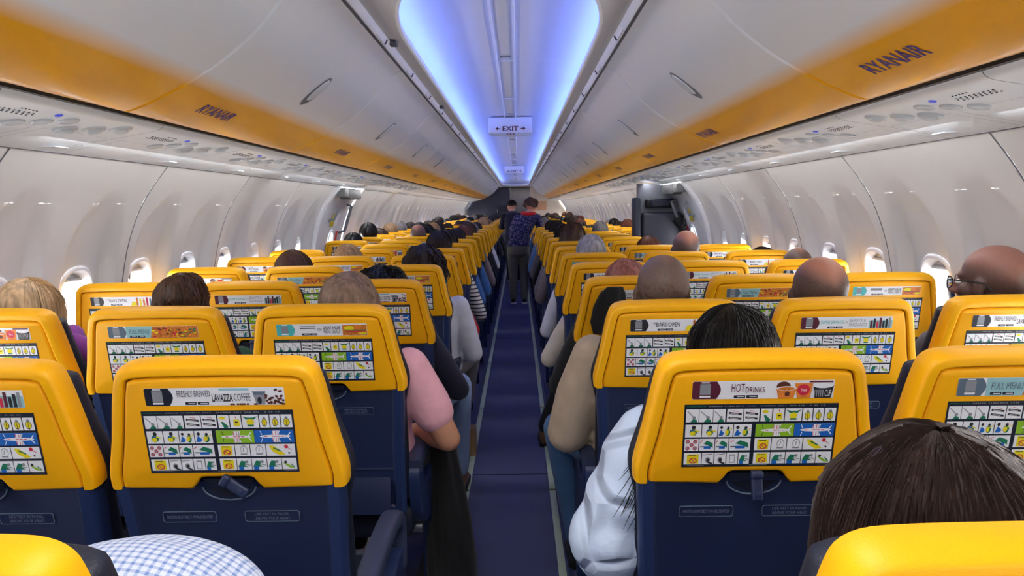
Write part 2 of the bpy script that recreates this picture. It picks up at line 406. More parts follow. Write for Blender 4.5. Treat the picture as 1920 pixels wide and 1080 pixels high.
# mid-cabin exit doors
def exit_door(s, idx):
    yc, hw = 6.83, .508
    mb = MB(); zs = [.02 + i * (1.575 / 36) for i in range(37)]
    zc, hz, hy = (.7 + 1.4) / 2, .35, hw - .03
    OUT = []
    for j in range(48):
        sd, f_ = j // 12, (j % 12) / 6 - 1
        OUT.append(((hy, f_ * hz), (-f_ * hy, hz), (-hy, -f_ * hz), (f_ * hy, -hz))[sd])
    win = []
    for oy, oz in OUT:
        a = math.atan2(oz, oy * hz / hy); ca, sa = math.cos(a), math.sin(a); q = (abs(ca) ** 2.6 + abs(sa) ** 2.6) ** (-1 / 2.6)
        win.append((.085 * ca * q, 1.07 + .13 * sa * q))
    # door lining as grid with a real window hole (radial cell round the window)
    rings = []
    zc, hz, hy = (.7 + 1.4) / 2, .35, hw - .03
    for r in range(11):
        t = r / 10; ring = []
        for j in range(48):
            y = win[j][0] + (OUT[j][0] - win[j][0]) * t; z = win[j][1] + (zc + OUT[j][1] - win[j][1]) * t
            ring.append((s * (wallx(z) - .012 - .014 * (1 - sst(.42, .478, abs(y)))), y, z))
        rings.append(ring)
    mb.loft(rings, 0, True)
    ys = [-hy, -.45, -.42, -.2, 0, .2, .42, .45, hy]
    for za, zb, nz in ((.02, .7, 10), (1.4, 1.585, 5)):
        mb.loft([[(s * (wallx(z) - .012 - .014 * (1 - sst(.42, .478, abs(y)))), y, z) for y in ys] for z in [za + (zb - za) * i / nz for i in range(nz + 1)]], 0, False)
    d = struct(mb.build('door_%d' % idx, M('door_lining', (200, 202, 208), .5, var=.02), loc=(0, yc, 0), merge=.001, smooth=30))
    fr = MB()
    for yy in (-hw + .012, hw - .012):
        z2 = [.02 + i * .0525 for i in range(31)]
        fr.loft([[(s * (wallx(z) + .012), yy - .014, z), (s * (wallx(z) - .03), yy - .012, z), (s * (wallx(z) - .03), yy + .012, z), (s * (wallx(z) + .012), yy + .014, z)] for z in z2], 0, True, True, True)
    fr.build('door_frame', m_trim, d)
    r = MB(); R = []
    for g, dx in ((.016, -.03), (.006, -.036), (-.004, -.03), (-.012, .01)):
        R.append([(s * (wallx(z) + dx), y, z) for y, z in sup(.085 + g, .13 + g, 1.07)])
    r.loft(R, 0, True); r.build('window_frame', m_gasp, d)
    g = MB(); P = [(s * (wallx(z) + .01), y, z) for y, z in sup(.076, .12, 1.07)]; g.add(P, [list(range(len(P)))]); g.build('window_pane', m_glass, d, 0)
    h = MB()
    zt = 1.44; h.tube([(s * (wallx(1.44) - .035), .20, 1.44), (s * (wallx(1.43) - .085), .20, 1.43), (s * (wallx(1.3) - .095), .22, 1.30), (s * (wallx(1.2) - .085), .26, 1.2), (s * (wallx(1.18) - .03), .26, 1.18)], [.012, .014, .015, .014, .012], 10)
    h.tube([(s * (wallx(1.44) - .035), -.24, 1.42), (s * (wallx(1.43) - .075), -.24, 1.41), (s * (wallx(1.3) - .08), -.24, 1.31), (s * (wallx(1.3) - .03), -.24, 1.30)], .011, 10)
    h.build('door_handle', M('handle_grey', (120, 124, 130), .4), d)
    bx = MB(); bx.box((s * 1.47, .05, 1.535), (.10, .50, .09), bev=.02); bx.box((s * 1.45, -.33, 1.540), (.08, .16, .08), bev=.02)
    bx.build('header_box', M('header_grey', (82, 82, 82), .5, var=.04), d)
    sg = MB()
    def wp2(u, v, e=.030): z = v; return (s * (wallx(z) - e), u, z)
    def rect(u0, u1, v0, v1, mt, e): sg.add([wp2(u0, v0, e), wp2(u1, v0, e), wp2(u1, v1, e), wp2(u0, v1, e)], [(0, 1, 2, 3)], mt)
    rect(-.14, -.02, 1.25, 1.36, 0, .030); rect(-.01, .12, 1.25, 1.36, 1, .030); rect(0, .11, 1.30, 1.315, 2, .031); rect(0, .09, 1.275, 1.285, 2, .031)
    rect(.15, .22, 1.10, 1.2, 3, .030)
    sg.build('door_sign', [M('sign_yellow', (200, 180, 40), .5), m_white, m_grey, m_red], d)
exit_door(-1, 1); exit_door(1, 2)

# ceiling: lowered flat panels, the long recess and its vault
CY0, CY1 = 2.22, 23.9
HWR = .405
def path(off, N=22):
    """plan outline of the recess, offset outwards by off, clockwise from rear-left"""
    P = []
    a = HWR + off; b = 1.05 + off
    for i in range(N + 1):
        t = PI * i / N; c, s_ = math.cos(t), math.sin(t); e = 2.25
        q = (abs(c) ** e + abs(s_) ** e) ** (-1 / e)
        P.append((-a * c * q, CY0 + 1.05 - b * s_ * q))
    R = [(x, y) for x, y in P]
    for k in range(1, 20): R.append((a, CY0 + 1.05 + (CY1 - 2.1 - CY0) * k / 20 + 0))
    for i in range(N + 1):
        t = PI * i / N; c, s_ = math.cos(t), math.sin(t); e = 2.25
        q = (abs(c) ** e + abs(s_) ** e) ** (-1 / e)
        R.append((a * c * q, CY1 - 1.05 + b * s_ * q))
    for k in range(19, 0, -1): R.append((-a, CY0 + 1.05 + (CY1 - 2.1 - CY0) * k / 20))
    return R
mb = MB()
def pz(off, z): return [(x, y, z) for x, y in path(off)]
p_out = path(0.0)
rect_ring = []
for x, y in p_out: rect_ring.append((math.copysign(.505, x) if abs(x) > 1e-6 else 0, min(max(y, CY0), CY1), 2.095))
# flat panel round the recess: lip outline out to the bin rails
ring0 = [(x, y, 2.093) for x, y in p_out]
mb.loft([ring0, [(x * 1.0 + (math.copysign(.505, x) - x) * .5, y + (min(max(y, CY0), CY1) - y) * .5, 2.095) for x, y in p_out], [(math.copysign(.505, x), y, 2.096) for x, y in p_out]], 0, True)
mb.box((0, (Y0 + CY0 - .03) / 2, 2.106), (1.01, CY0 - .02 - Y0 + .03, .02))
mb.box((0, (Y1 + CY1) / 2, 2.106), (1.01, Y1 - CY1, .02))
struct(mb.build('ceiling', m_ceil, smooth=40))
mb = MB()   # rounded lip and lamp trough
mb.loft([pz(.004, 2.093), pz(-.004, 2.090), pz(-.010, 2.094), pz(-.012, 2.104), pz(-.008, 2.118), pz(.0, 2.126), pz(.008, 2.122), pz(.012, 2.110), pz(.09, 2.112), pz(.115, 2.13), pz(.12, 2.15)], 0, True)
struct(mb.build('trim_%d' % n, M('cove_lip_white', (238, 240, 248), .4, var=.01), smooth=60)); n += 1
mb = MB()   # vault, collapsing on the centre line
out = path(.12); rings = []
TT = [0, .015, .035, .06, .10, .15, .22, .30, .40, .52, .66, .82, .94]
def vz(t): return 2.145 + .088 * (1 - (1 - min(1, t / .14)) ** 2.2) + .032 * math.sin(min(1, t * 1.1) * PI / 2)
for t in TT:
    rings.append([(x * (1 - t), y + (min(max(y, CY0 + 1.05), CY1 - 1.05) - y) * t, vz(t)) for x, y in out])
mb.loft(rings, 0, True)
mb.box((0, (CY0 + CY1) / 2, 2.268), (.12, CY1 - CY0 - 1.6, .012))
struct(mb.build('ceiling', m_ceil, smooth=50))
mb = MB()
for s in (-1, 1): mb.box((s * .052, 12.9, 2.252), (.010, 20.6, .012), bev=.003)
for k in range(14):
    yy = 3.0 + k * 1.524
    mb.box((0, yy, 2.256), (.10, .010, .010), bev=.002)
    for s in (-1, 1): mb.loft([[(s * x, yy + d, vz(1 - x / .525) - .003) for x in (.06, .12, .18, .24, .30, .36, .42)] for d in (-.003, .003)], 0, False)
struct(mb.build('trim_%d' % n, m_trim)); n += 1
mb = MB()
for k in range(8): mb.box((0, 4.4 + k * 2.6, 2.252), (.06, .012, .006))
struct(mb.build('trim_%d' % n, m_seam)); n += 1

# bin rails with latches
for s in (-1, 1):
    mb = MB()
    mb.prof([(s * .515, 2.098), (s * .470, 2.098), (s * .462, 2.088), (s * .466, 2.070), (s * .478, 2.058), (s * .492, 2.056), (s * .515, 2.070)], Y0, Y1, closed=True)
    k = 0; y = Y0 + .25
    while y < Y1 - .3:
        mb.box((s * .4725, y, 2.072), (.014, .16, .022), rot=(0, s * -.5, 0), bev=.003); y += .762
    struct(mb.build('trim_%d' % n, m_trim)); n += 1
    mb = MB(); y = Y0 + .25
    mb.prof([(s * .478, 2.0535), (s * .490, 2.050), (s * .500, 2.060)], Y0, Y1, closed=True)
    while y < Y1 - .3:
        mb.box((s * .4715, y + .084, 2.071), (.021, .003, .022), rot=(0, s * -.5, 0))
        y += .762
    if s < 0:
        for yy in (3.22, 5.2): mb.box((-.452, yy, 2.082), (.03, .05, .018), bev=.004)
    struct(mb.build('trim_%d' % n, m_seam)); n += 1

# overhead bins
BINP = catmull([(.485, 2.052), (.53, 2.030), (.58, 1.982), (.662, 1.892), (.763, 1.812), (.864, 1.752), (.972, 1.700), (1.035, 1.678), (1.056, 1.680)], 7)
m_bin = M('bin_paint', (226, 227, 234), .30, var=0, bump=.04, bs=5); nt = m_bin.node_tree; N_ = nt.nodes; L_ = nt.links
tc = N_.new('ShaderNodeTexCoord'); sp = N_.new('ShaderNodeSeparateXYZ'); rp = N_.new('ShaderNodeValToRGB'); mr = N_.new('ShaderNodeMapRange')
L_.new(tc.outputs['Object'], sp.inputs[0]); L_.new(sp.outputs['Z'], mr.inputs['Value']); mr.inputs['From Min'].default_value = 1.60; mr.inputs['From Max'].default_value = 2.0
L_.new(mr.outputs[0], rp.inputs[0]); e = rp.color_ramp.elements
e[0].position = (1.748 - 1.6) / .4; e[0].color = (*lin((240, 168, 4)), 1); e[1].position = (1.782 - 1.6) / .4; e[1].color = (*lin((234, 237, 242)), 1)
L_.new(rp.outputs[0], N_['Principled BSDF'].inputs['Base Color'])
N_['Principled BSDF'].inputs['Coat Weight'].default_value = .35
m_text = M('purple_lettering', (62, 44, 132), .5, var=.02)
def bin_pt(s, q):
    """point and inward normal at arclength fraction q along the bin profile"""
    seg = [math.dist(a, b) for a, b in zip(BINP[:-1], BINP[1:])]; tot = sum(seg); d = q * tot
    for (a, b), l in zip(zip(BINP[:-1], BINP[1:]), seg):
        if d <= l or b is BINP[-1]:
            t = min(1, d / l); x = a[0] + (b[0] - a[0]) * t; z = a[1] + (b[1] - a[1]) * t
            tx, tz = (b[0] - a[0]) / l, (b[1] - a[1]) / l
            return x, z, tz, -tx, tot
        d -= l
def bin_meshes(s):
    L2 = .758
    body = MB()
    P = [(s * x, z) for x, z in BINP]; back = [(s * 1.056, 1.80), (s * .95, 2.04), (s * .52, 2.09)]
    full = P + back; R = []
    for y, sh in ((-L2, .010), (-L2 + .006, .0), (L2 - .006, .0), (L2, .010)):
        ring = []
        for i, (x, z) in enumerate(full):
            if i < len(P):
                q = i / (len(P) - 1); _, _, nx, nz, _ = bin_pt(s, min(.999, q))
                ring.append((x - s * nx * sh, y, z - nz * sh))
            else: ring.append((x, y, z))
        R.append(ring)
    body.loft(R, 0, True, True, True)
    h = MB(); cv = []
    def on(q, y, up):
        x, z, nx, nz, tot = bin_pt(s, q); return Vector((s * (x + nx * up), y, z + nz * up))
    # recessed oval handle: dark cup, light paddle
    q0, q1 = .33, .56
    for e_, (g, up) in enumerate(((1.0, .0012), (.9, .0028), (.78, .0016), (.6, .0014), (.4, .0014), (.2, .0014), (.05, .0014))):
        cv.append([on((q0 + q1) / 2 + (q1 - q0) / 2 * g * math.sin(2 * PI * j / 28), .046 * g * math.cos(2 * PI * j / 28) + 0, up) for j in range(28)])
    h.loft(cv, 0, True, False, True)
    pd = MB(); cv = []
    for g, up in ((1, .002), (.9, .006), (.7, .0075), (.5, .008), (.25, .008), (.05, .008)):
        cv.append([on(.43 + .085 * g * math.sin(2 * PI * j / 24), .034 * g * math.cos(2 * PI * j / 24), up) for j in range(24)])
    pd.loft(cv, 0, True, False, True)
    tx = MB()
    def fn(u, v):   # u along the cabin, v down the profile
        return on(v, u, .0012)
    # letters read from the aisle
    d = -s
    put_text(tx, 'RYANAIR', d * -.13, d * .13, .845, .775, fn, 0, True)
    return (body.mesh('overhead_bin', [m_bin], 30), h.mesh('handle_recess', [M('handle_dark', (112, 116, 126), .4)], 30),
            pd.mesh('handle', [m_gasp], 30), tx.mesh('lettering', [m_text], 0, recalc=False))
for s, side in ((-1, 'left'), (1, 'right')):
    bm_ = bin_meshes(s)
    for k in range(-2, 14):
        y0b = 2.14 + k * 1.524; yc = y0b + .762
        if yc + .76 > Y1: break
        o = ob('overhead_bin', bm_[0], loc=(0, yc, 0))
        k2 = k + 2
        if k <= -2: lb = 'overhead bin on the %s above and behind the camera' % side; gr = None
        elif k <= 5: lb = 'white overhead luggage bin with yellow lower edge on the %s, %s from the camera' % (side, ['nearest', 'second', 'third', 'fourth', 'fifth', 'sixth', 'seventh'][k + 1]); gr = 'overhead bins on the ' + side
        else: lb = 'far white and yellow overhead bin on the %s, beyond the seventh bin' % side; gr = 'far overhead bins on the ' + side
        tag(o, lb, 'overhead bin', gr)
        ob('handle_recess', bm_[1], o, loc=(0, .05 if s < 0 else .05, 0)); ob('handle', bm_[2], o, loc=(0, .05, 0))
        ob('lettering', bm_[3], o, loc=(0, (-.38 if k <= 0 else -.13) if s < 0 else (.40 if k < 0 else .58), 0))
    # the black gap under the bins and the service channel
    mb = MB(); mb.prof([(s * 1.05, 1.688), (s * 1.062, 1.672), (s * 1.078, 1.672), (s * 1.082, 1.70), (s * 1.05, 1.72)], Y0, Y1, closed=True)
    struct(mb.build('trim_%d' % n, m_black)); n += 1
    mb = MB(); mb.prof([(s * .50, 2.10), (s * .96, 2.06), (s * 1.07, 1.80), (s * 1.08, 1.69), (s * 1.5, 1.64), (s * 1.52, 1.70), (s * 1.2, 2.2), (s * .5, 2.2)], Y0, Y1)
    struct(mb.build('trim_%d' % n, m_seam)); n += 1

# passenger service panels
PSUP = [(1.076, 1.690), (1.079, 1.672), (1.090, 1.660), (1.115, 1.652), (1.20, 1.638), (1.32, 1.618), (1.448, 1.592)]
def psu_meshes(s):
    def pp(x, y, e=0.):
        z = 1.652 + (1.592 - 1.652) * (x - 1.115) / (1.448 - 1.115) + e
        return Vector((s * x, y, z - .0))
    th = math.atan2(.060, .333)
    body = MB(); H = .3795
    C = catmull([(x, 0, z) for x, z in PSUP], 4)
    body.loft([[(s * x, y, z) for x, _, z in C] for y in (-H, -H + .001, H - .001, H)], 0, False)
    def disc(mb, x, y, r, h, mat=0, n_=20, dome=.6, ry=None):
        X = Matrix.Translation(pp(x, y)) @ Matrix.Rotation(s * th, 4, 'Y')
        ry = ry or r
        R = [[(r * g * math.cos(2 * PI * j / n_), ry * g * math.sin(2 * PI * j / n_), -hh) for j in range(n_)] for g, hh in ((1.0, -.002), (.98, h * .6), (.9, h), (dome, h * 1.15), (.3, h * 1.2))]
        k = MB(); k.loft(R, mat, True, False, True); mb.add([v for v in k.v], k.f, mat, X)
    for yy in (-.05,): pass
    cover = MB()
    # recessed door panel outline and raised mount
    for (x0, x1, ya, yb) in ((1.24, 1.43, .02, .34), (1.24, 1.43, -.345, -.02)):
        for a, b in (((x0, ya), (x1, ya)), ((x1, ya), (x1, yb)), ((x1, yb), (x0, yb)), ((x0, yb), (x0, ya))):
            p = pp(*a, -.0008); q = pp(*b, -.0008); d = (q - p).normalized(); w = Vector((0, 0, 1)).cross(d) * .0012
            cover.add([p - w, q - w, q + w, p + w], [(0, 1, 2, 3)], 0)
    gasp = []
    for i, (x, y) in enumerate(((1.145, .24), (1.185, .165), (1.225, .09))):
        g = MB(); disc(g, x, y, .034, .006); disc(g, x, y, .020, .013); gasp.append(g.mesh('air_nozzle', [m_gasp], 35))
    lens = []
    for i, (x, y) in enumerate(((1.16, .00), (1.20, -.055), (1.24, -.11))):
        g = MB(); disc(g, x, y, .028, .004); lens.append(g.mesh('reading_light', [m_lens], 35))
    btn = MB(); disc(btn, 1.135, -.085, .010, .003, dome=.8)
    spk = MB()
    for i in range(9):
        for j in range(3): X = pp(1.155 + j * .010, -.30 + i * .018 + (j % 2) * .009, -.001); spk.box(X, (.003, .004, .002))
    for i in range(5): spk.box(pp(1.135, -.23 + i * .014, -.001), (.003, .004, .002))
    sgn = MB(); sgn.box(pp(1.39, .30, -.002), (.05, .07, .004), bev=.002)
    return dict(body=body.mesh('service_panel', [m_psu], 30), cover=cover.mesh('panel_joint', [m_grey], 0), gasp=gasp, lens=lens,
                btn=btn.mesh('call_button', [M('call_blue', (70, 80, 190), .4, emit=(70, 90, 255), es=.12)], 35), spk=spk.mesh('speaker_grille', [m_pblk], 0), sgn=sgn.mesh('sign_plate', [m_trim], 0))
for s, side in ((-1, 'left'), (1, 'right')):
    pm = psu_meshes(s)
    for k in range(-3, 30):
        yc = 1.30 + k * .762
        if yc > Y1 - .3: break
        o = ob('service_panel', pm['body'], loc=(0, yc, 0))
        if k <= -2: tag(o, 'white service panel over the seats behind the camera on the ' + side, 'service panel', 'rear service panels on the ' + side)
        elif k < 6: tag(o, 'white reading light and air nozzle panel over %s row on the %s' % (['the nearest', 'the first', 'the second', 'the third', 'the fourth', 'the fifth', 'the sixth'][k + 1], side), 'service panel', 'service panels on the ' + side)
        else: tag(o, 'small distant service panel under the far bins on the ' + side, 'service panel', 'far service panels on the ' + side)
        if yc < 9:
            ob('panel_joint', pm['cover'], o); ob('call_button', pm['btn'], o); ob('speaker_grille', pm['spk'], o); ob('sign_plate', pm['sgn'], o)
            for g in pm['gasp']: ob('air_nozzle', g, o)
            for g in pm['lens']: ob('reading_light', g, o)

# exit signs hanging from the vault
def exit_sign(y, lb):
    r = root('exit_sign', (0, y, 2.25), lb, 'sign', 'exit signs on the aisle ceiling')
    h = MB(); h.box((0, .05, -.075), (.415, .10, .15), bev=.008, seg=3); h.build('housing', M('sign_white', (232, 226, 228), .45, var=.01), r)
    b = MB(); b.box((0, .05, -.158), (.36, .085, .018), bev=.004); b.build('base_plate', m_gasp, r)
    f = MB(); fn = lambda u, v: (u, -.0018, v)
    put_text(f, 'EXIT', -.075, .075, -.128, -.082, fn, 0, True)
    for sx in (-1, 1):
        f.add([fn(sx * .145, -.105), fn(sx * .12, -.088), fn(sx * .12, -.122)], [(0, 1, 2)])
        f.add([fn(sx * .122, -.101), fn(sx * .098, -.101), fn(sx * .098, -.109), fn(sx * .122, -.109)], [(0, 1, 2, 3)])
    f.build('lettering', M('sign_letter', (92, 36, 44), .5), r, 0, recalc=False)
    p = MB()
    for x in (-.03, 0, .03): p.ell((x, -.0, -.157), (.008, .006, .006), 10, 6)
    p.build('indicator', M('indicator_red', (150, 40, 60), .4), r)
exit_sign(7.25, 'white EXIT sign with two arrows, nearest on the aisle ceiling'); exit_sign(15.6, 'small far white EXIT sign on the aisle ceiling')

# cabin ends
m_gal = M('galley_grey', (58, 60, 76), .5, var=.05); m_gald = M('galley_dark', (40, 42, 54), .5, var=.05)
mb = MB(); mb.box((0, Y0 - .03, 1.1), (3.5, .06, 2.3)); struct(mb.build('wall_back', m_side))
mb = MB(); mb.box((0, Y1 + 1.4, 1.1), (3.5, .06, 2.3)); struct(mb.build('wall_front', m_gal))
mb = MB()
for s in (-1, 1): mb.box((s * 1.74, Y1 + .68, 1.1), (.05, 1.4, 2.3))
struct(mb.build('wall_galley', M('galley_side_warm', (214, 196, 176), .5)))
mb = MB(); mb.box((0, Y1 + .7, 2.13), (3.4, 1.44, .04)); struct(mb.build('ceiling', m_ceil))
mb = MB(); mb.box((0, Y1 + .7, -.02), (3.4, 1.44, .04)); struct(mb.build('floor', m_gald))
area('galley_ceiling_lamp', (.3, Y1 + .7, 2.09), (0, 0, 0), 1.2, .6, 9, (1, .9, .78))
r = root('galley_cabinet', (-.83, Y1 + .03, 0), 'dark grey galley cabinet wall at the far left end of the cabin', 'cabinet')
mb = MB(); mb.box((-.05, .25, 1.03), (1.38, .5, 2.05), bev=.01); mb.build('body', m_gal, r)
mb = MB(); mb.box((.38, -.01, 1.28), (.36, .02, .42), bev=.006); mb.box((.38, -.01, .6), (.36, .02, .8), bev=.006); mb.build('door', m_gald, r)
mb = MB(); mb.box((.22, -.03, 1.3), (.02, .03, .12), bev=.006); mb.build('handle', m_metal, r)
r = root('crew_seat_wall', (.95, Y1 + .0, 0), 'pale beige partition at the far right end of the cabin', 'partition')
mb = MB(); mb.box((.1, .10, 1.03), (1.15, .12, 2.05), bev=.01); mb.build('panel', M('partition_beige', (220, 204, 186), .5), r)
mb = MB(); mb.box((-.1, .03, 1.45), (.3, .02, .3), bev=.004); mb.build('notice', M('notice_warm', (214, 160, 120), .5), r)

# crew jump seat on its partition beside the right exit
r = root('crew_jump_seat', (1.42, 7.16, 0), 'dark folded crew jump seat on a grey partition beside the right exit door', 'jump seat')
mb = MB(); out = [(-.215, 0), (.20, 0), (.285, .3), (.30, .8), (.29, 1.05), (.24, 1.25), (.16, 1.42), (.045, 1.585), (-.215, 1.60)]
mb.loft([[(x, y, z) for x, z in out] for y in (0, .10)], 0, True, True, True); mb.build('partition', M('partition_grey', (122, 124, 134), .55, var=.05), r)
mb = MB(); mb.box((-.02, -.045, 1.415), (.275, .07, .085), bev=.03, seg=4); mb.build('headrest', m_black, r)
mb = MB(); mb.box((-.02, -.10, 1.415), (.19, .05, .07), bev=.024, seg=4); mb.build('headrest_pad', m_leather, r)
mb = MB(); mb.box((.0, -.05, 1.07), (.38, .08, .52), bev=.03, seg=4); mb.build('backrest', M('jump_seat_vinyl', (44, 46, 60), .4, var=.06), r)
mb = MB(); mb.box((.0, -.14, .70), (.38, .10, .36), bev=.03, seg=4); mb.build('seat', m_leather, r)
mb = MB(); mb.box((-.235, .0, .78), (.06, .20, 1.38), bev=.02, seg=3); mb.build('side_frame', M('jump_side', (40, 46, 62), .5), r)
mb = MB(); mb.tube([(.10, -.12, 1.26), (.17, -.13, 1.18), (.22, -.12, 1.22), (.21, -.12, 1.29), (.17, -.1, 1.31)], .012, 8); mb.tube([(.12, -.11, 1.3), (.2, -.12, 1.1), (.1, -.13, .95)], .014, 8, flat=.3); mb.build('harness', m_black, r)
# ================================================================== SEATS
TH = math.radians(11); CT, ST = math.cos(TH), math.sin(TH)
def bk(x, s_, d=0.):
    """point on the seat back: s_ height along it, d depth forward of the rear face"""
    return (x, (1.12 - s_) * ST + d * CT, 1.113 - (1.12 - s_) * CT + d * ST)
bs = lambda x, s_, d=0.: bk(x, s_ + .016, d)
def upath(ins):
    half = [(.2285, .862), (.2295, .884), (.2265, .908), (.2130, .968), (.2015, 1.032), (.1925, 1.076), (.183, 1.101), (.162, 1.1145), (.128, 1.1185), (.07, 1.120), (0, 1.1205)]
    pts = half + [(-x, z) for x, z in half[-2::-1]]
    pts = catmull(pts, 3); out = []
    for i, p in enumerate(pts):
        a = pts[max(i - 1, 0)]; b = pts[min(i + 1, len(pts) - 1)]
        tx, tz = b[0] - a[0], b[1] - a[1]; l = math.hypot(tx, tz) or 1
        nx, nz = -tz / l, tx / l                    # left of travel = inward
        if i == 0 or i == len(pts) - 1: nx, nz = (-1 if p[0] > 0 else 1), 0
        out.append((p[0] + nx * ins, p[1] + nz * ins))
    return out
def seat_meshes():
    D = {}
    f = MB()
    prof_ = [(.002, .052), (-.001, .040), (-.0015, .022), (.001, .010), (.004, .003), (.009, .0), (.0205, -.0005), (.0235, .002), (.0245, .008)]
    R = []
    for ins, d in prof_: R.append([bk(x, z, d) for x, z in upath(ins)])
    f.loft(R, 0, False)
    for e in (0, -1): f.add([r[e] for r in R], [list(range(len(R)))])
    for sx in (-1, 1):
        X = Matrix.Translation(bk(sx * .2232, .872, .030)) @ Matrix.Rotation(PI / 2, 4, 'Y')
        k = MB(); k.tube([(0, 0, -.0012), (0, 0, .0012)], .0075, 14); f.add(k.v, k.f, 1, X)
    D['frame'] = f.mesh('back_frame', [m_yel, m_groove], 40)
    g = MB(); g.loft([[bk(x, z, d) for x, z in upath(i)] for i, d in ((.022, .008), (.029, .008))], 0, False)
    D['groove'] = g.mesh('frame_groove', [m_groove], 0)
    # inner panel, with the notch for the hook at the foot
    def inner(ins):
        P = upath(.0265 + ins); P[0] = (P[0][0], P[0][1] + ins); P[-1] = (P[-1][0], P[-1][1] + ins)
        lo = [(-.12, .8605), (-.070, .8585), (-.061, .868), (-.052, .882), (-.042, .885), (0, .885), (.042, .885), (.052, .882), (.061, .868), (.070, .8585), (.12, .8605)]
        return P + [(x, z + ins) for x, z in lo]
    p = MB(); R = [[bk(x, z, d) for x, z in inner(i)] for i, d in ((0, .009), (.0012, .004), (.004, .0012), (.008, .0))]
    p.loft(R, 0, True, False, True)
    D['panel'] = p.mesh('back_panel', [m_yel2], 40)
    # navy lower half
    lo = MB()
    def lowout(ins):
        R_ = [(.2215 - ins, .866), (.2190 - ins, .80), (.2120 - ins, .68), (.2080 - ins, .55), (.2050 - ins, .44 + ins)]
        return R_ + [(-x, z) for x, z in R_[::-1]]
    R = [[bk(x, z, d) for x, z in lowout(i)] for i, d in ((.002, .052), (-.001, .03), (.001, .010), (.008, .002), (.028, .001), (.033, .007), (.036, .009))]
    lo.loft(R, 0, True, False, True, matf=lambda i, j: 1 if i < 4 else 0)
    nt_ = [bk(x, z, .0075) for x, z in ((-.175, .46), (.175, .46), (.175, .60), (-.175, .60))]
    lo.box(bk(0, .60, .008), (.35, .004, .006), rot=(-TH, 0, 0)); lo.box(bk(0, .53, .0), (.33, .012, .15), rot=(-TH, 0, 0), bev=.005)
    D['lower'] = lo.mesh('lower_back', [m_navy, m_navy_l], 40)
    ds = MB(); P = [bs(.052 * math.cos(a), .847 - .030 * math.sin(a), .006) for a in [PI * i / 16 for i in range(17)]]
    ds.tube(P, .0018, 6)
    ds.add([bs(.048 * math.cos(a), .862 - .04 * math.sin(a), .0085) for a in [PI * i / 16 for i in range(17)]], [list(range(17))], 1)
    D['dish'] = ds.mesh('finger_recess', [m_slate, m_leather], 40)
    for nme, rot in (('hook', 0), ('hook2', 1.0)):
        h = MB(); h.box((0, -.002, -.024), (.021, .012, .052), bev=.005, seg=3); h.box((0, -.005, .0), (.024, .016, .016), bev=.006, seg=3); h.box((0, -.007, -.036), (.010, .006, .010), bev=.002)
        k = MB(); k.add(h.v, h.f, 0, Matrix.Translation(bs(0, .866, -.004)) @ Matrix.Rotation(-TH, 4, 'X') @ Matrix.Rotation(-rot, 4, 'Y'))
        D[nme] = k.mesh('coat_hook', [m_navy], 40)
    for nme, tx, x0, x1 in (('note1', ['FASTEN SEAT BELT WHILE SEATED'], -.140, -.034), ('note2', ['LIFE VEST IN PANEL', 'ABOVE YOUR HEAD'], .022, .130)):
        b = MB(); za, zb = .766, .790
        # rounded raised edge
        P = []
        for cx, cz, a0 in ((x1 - .005, zb - .005, 0), (x0 + .005, zb - .005, 1), (x0 + .005, za + .005, 2), (x1 - .005, za + .005, 3)):
            for k in range(5): a = (a0 + k / 4) * PI / 2; P.append((cx + .005 * math.cos(a), cz + .005 * math.sin(a)))
        c = ((x0 + x1) / 2, (za + zb) / 2)
        b.loft([[bs(x, z, .0088) for x, z in P], [bs(x, z, .007) for x, z in P], [bs(x + (c[0] - x) * .02, z + (c[1] - z) * .06, .007) for x, z in P], [bs(x + (c[0] - x) * .02, z + (c[1] - z) * .06, .008) for x, z in P]], 0, True)
        b.add([bs(x, z, .0085) for x, z in P], [list(range(len(P)))], 1)
        fn = lambda u, v: bs(u, v, .0078)
        if len(tx) == 1: put_text(b, tx[0], x0 + .008, x1 - .008, .775, .781, fn, 2)
        else: put_text(b, tx[0], x0 + .020, x1 - .020, .780, .786, fn, 2); put_text(b, tx[1], x0 + .020, x1 - .020, .770, .776, fn, 2)
        D[nme] = b.mesh('notice_plate', [m_slate, m_navy, m_lab], 0)
    cu = MB()
    def cout(ins):
        P = []
        for x, z in upath(ins):
            w = .007 * sst(.86, 1.02, z) + .012 * sst(1.07, 1.11, z) ; P.append((x - math.copysign(w, x) * min(1, abs(x) / .12), z - .032 * sst(1.06, 1.118, z)))
        lo_ = [(-.214 + ins, .80), (-.212 + ins, .62), (-.208 + ins, .47 + ins), (.208 - ins, .47 + ins), (.212 - ins, .62), (.214 - ins, .80)]
        return P + lo_
    cu.loft([[bk(x, z, d) for x, z in cout(i)] for i, d in ((.003, .044), (-.0035, .050), (-.0045, .072), (.002, .090), (.016, .096), (.05, .100))], 0, True, True, True)
    D['cushion'] = cu.mesh('backrest_cushion', [m_leather], 50)
    sc = MB(); sc.box((0, .40, .40), (.44, .46, .11), bev=.035, seg=4); D['seat'] = sc.mesh('seat_cushion', [m_leather], 50)
    fr = MB(); fr.tube([(-.235, .30, .335), (.235, .30, .335)], .022, 12); fr.tube([(-.235, .52, .335), (.235, .52, .335)], .022, 12)
    for x in (-.15, .15): fr.box((x, .30, .38), (.03, .30, .10), bev=.008)
    fr.box((0, .45, .30), (.36, .14, .05), 1, bev=.02)
    D['beam'] = fr.mesh('seat_beam', [m_metal, m_black], 40)
    l1 = MB(); l1.tube([(0, .26, .33), (0, .18, .02)], .014, 10); l1.box((0, .18, .012), (.045, .07, .024), bev=.006); D['leg_r'] = l1.mesh('leg', [m_metal], 40)
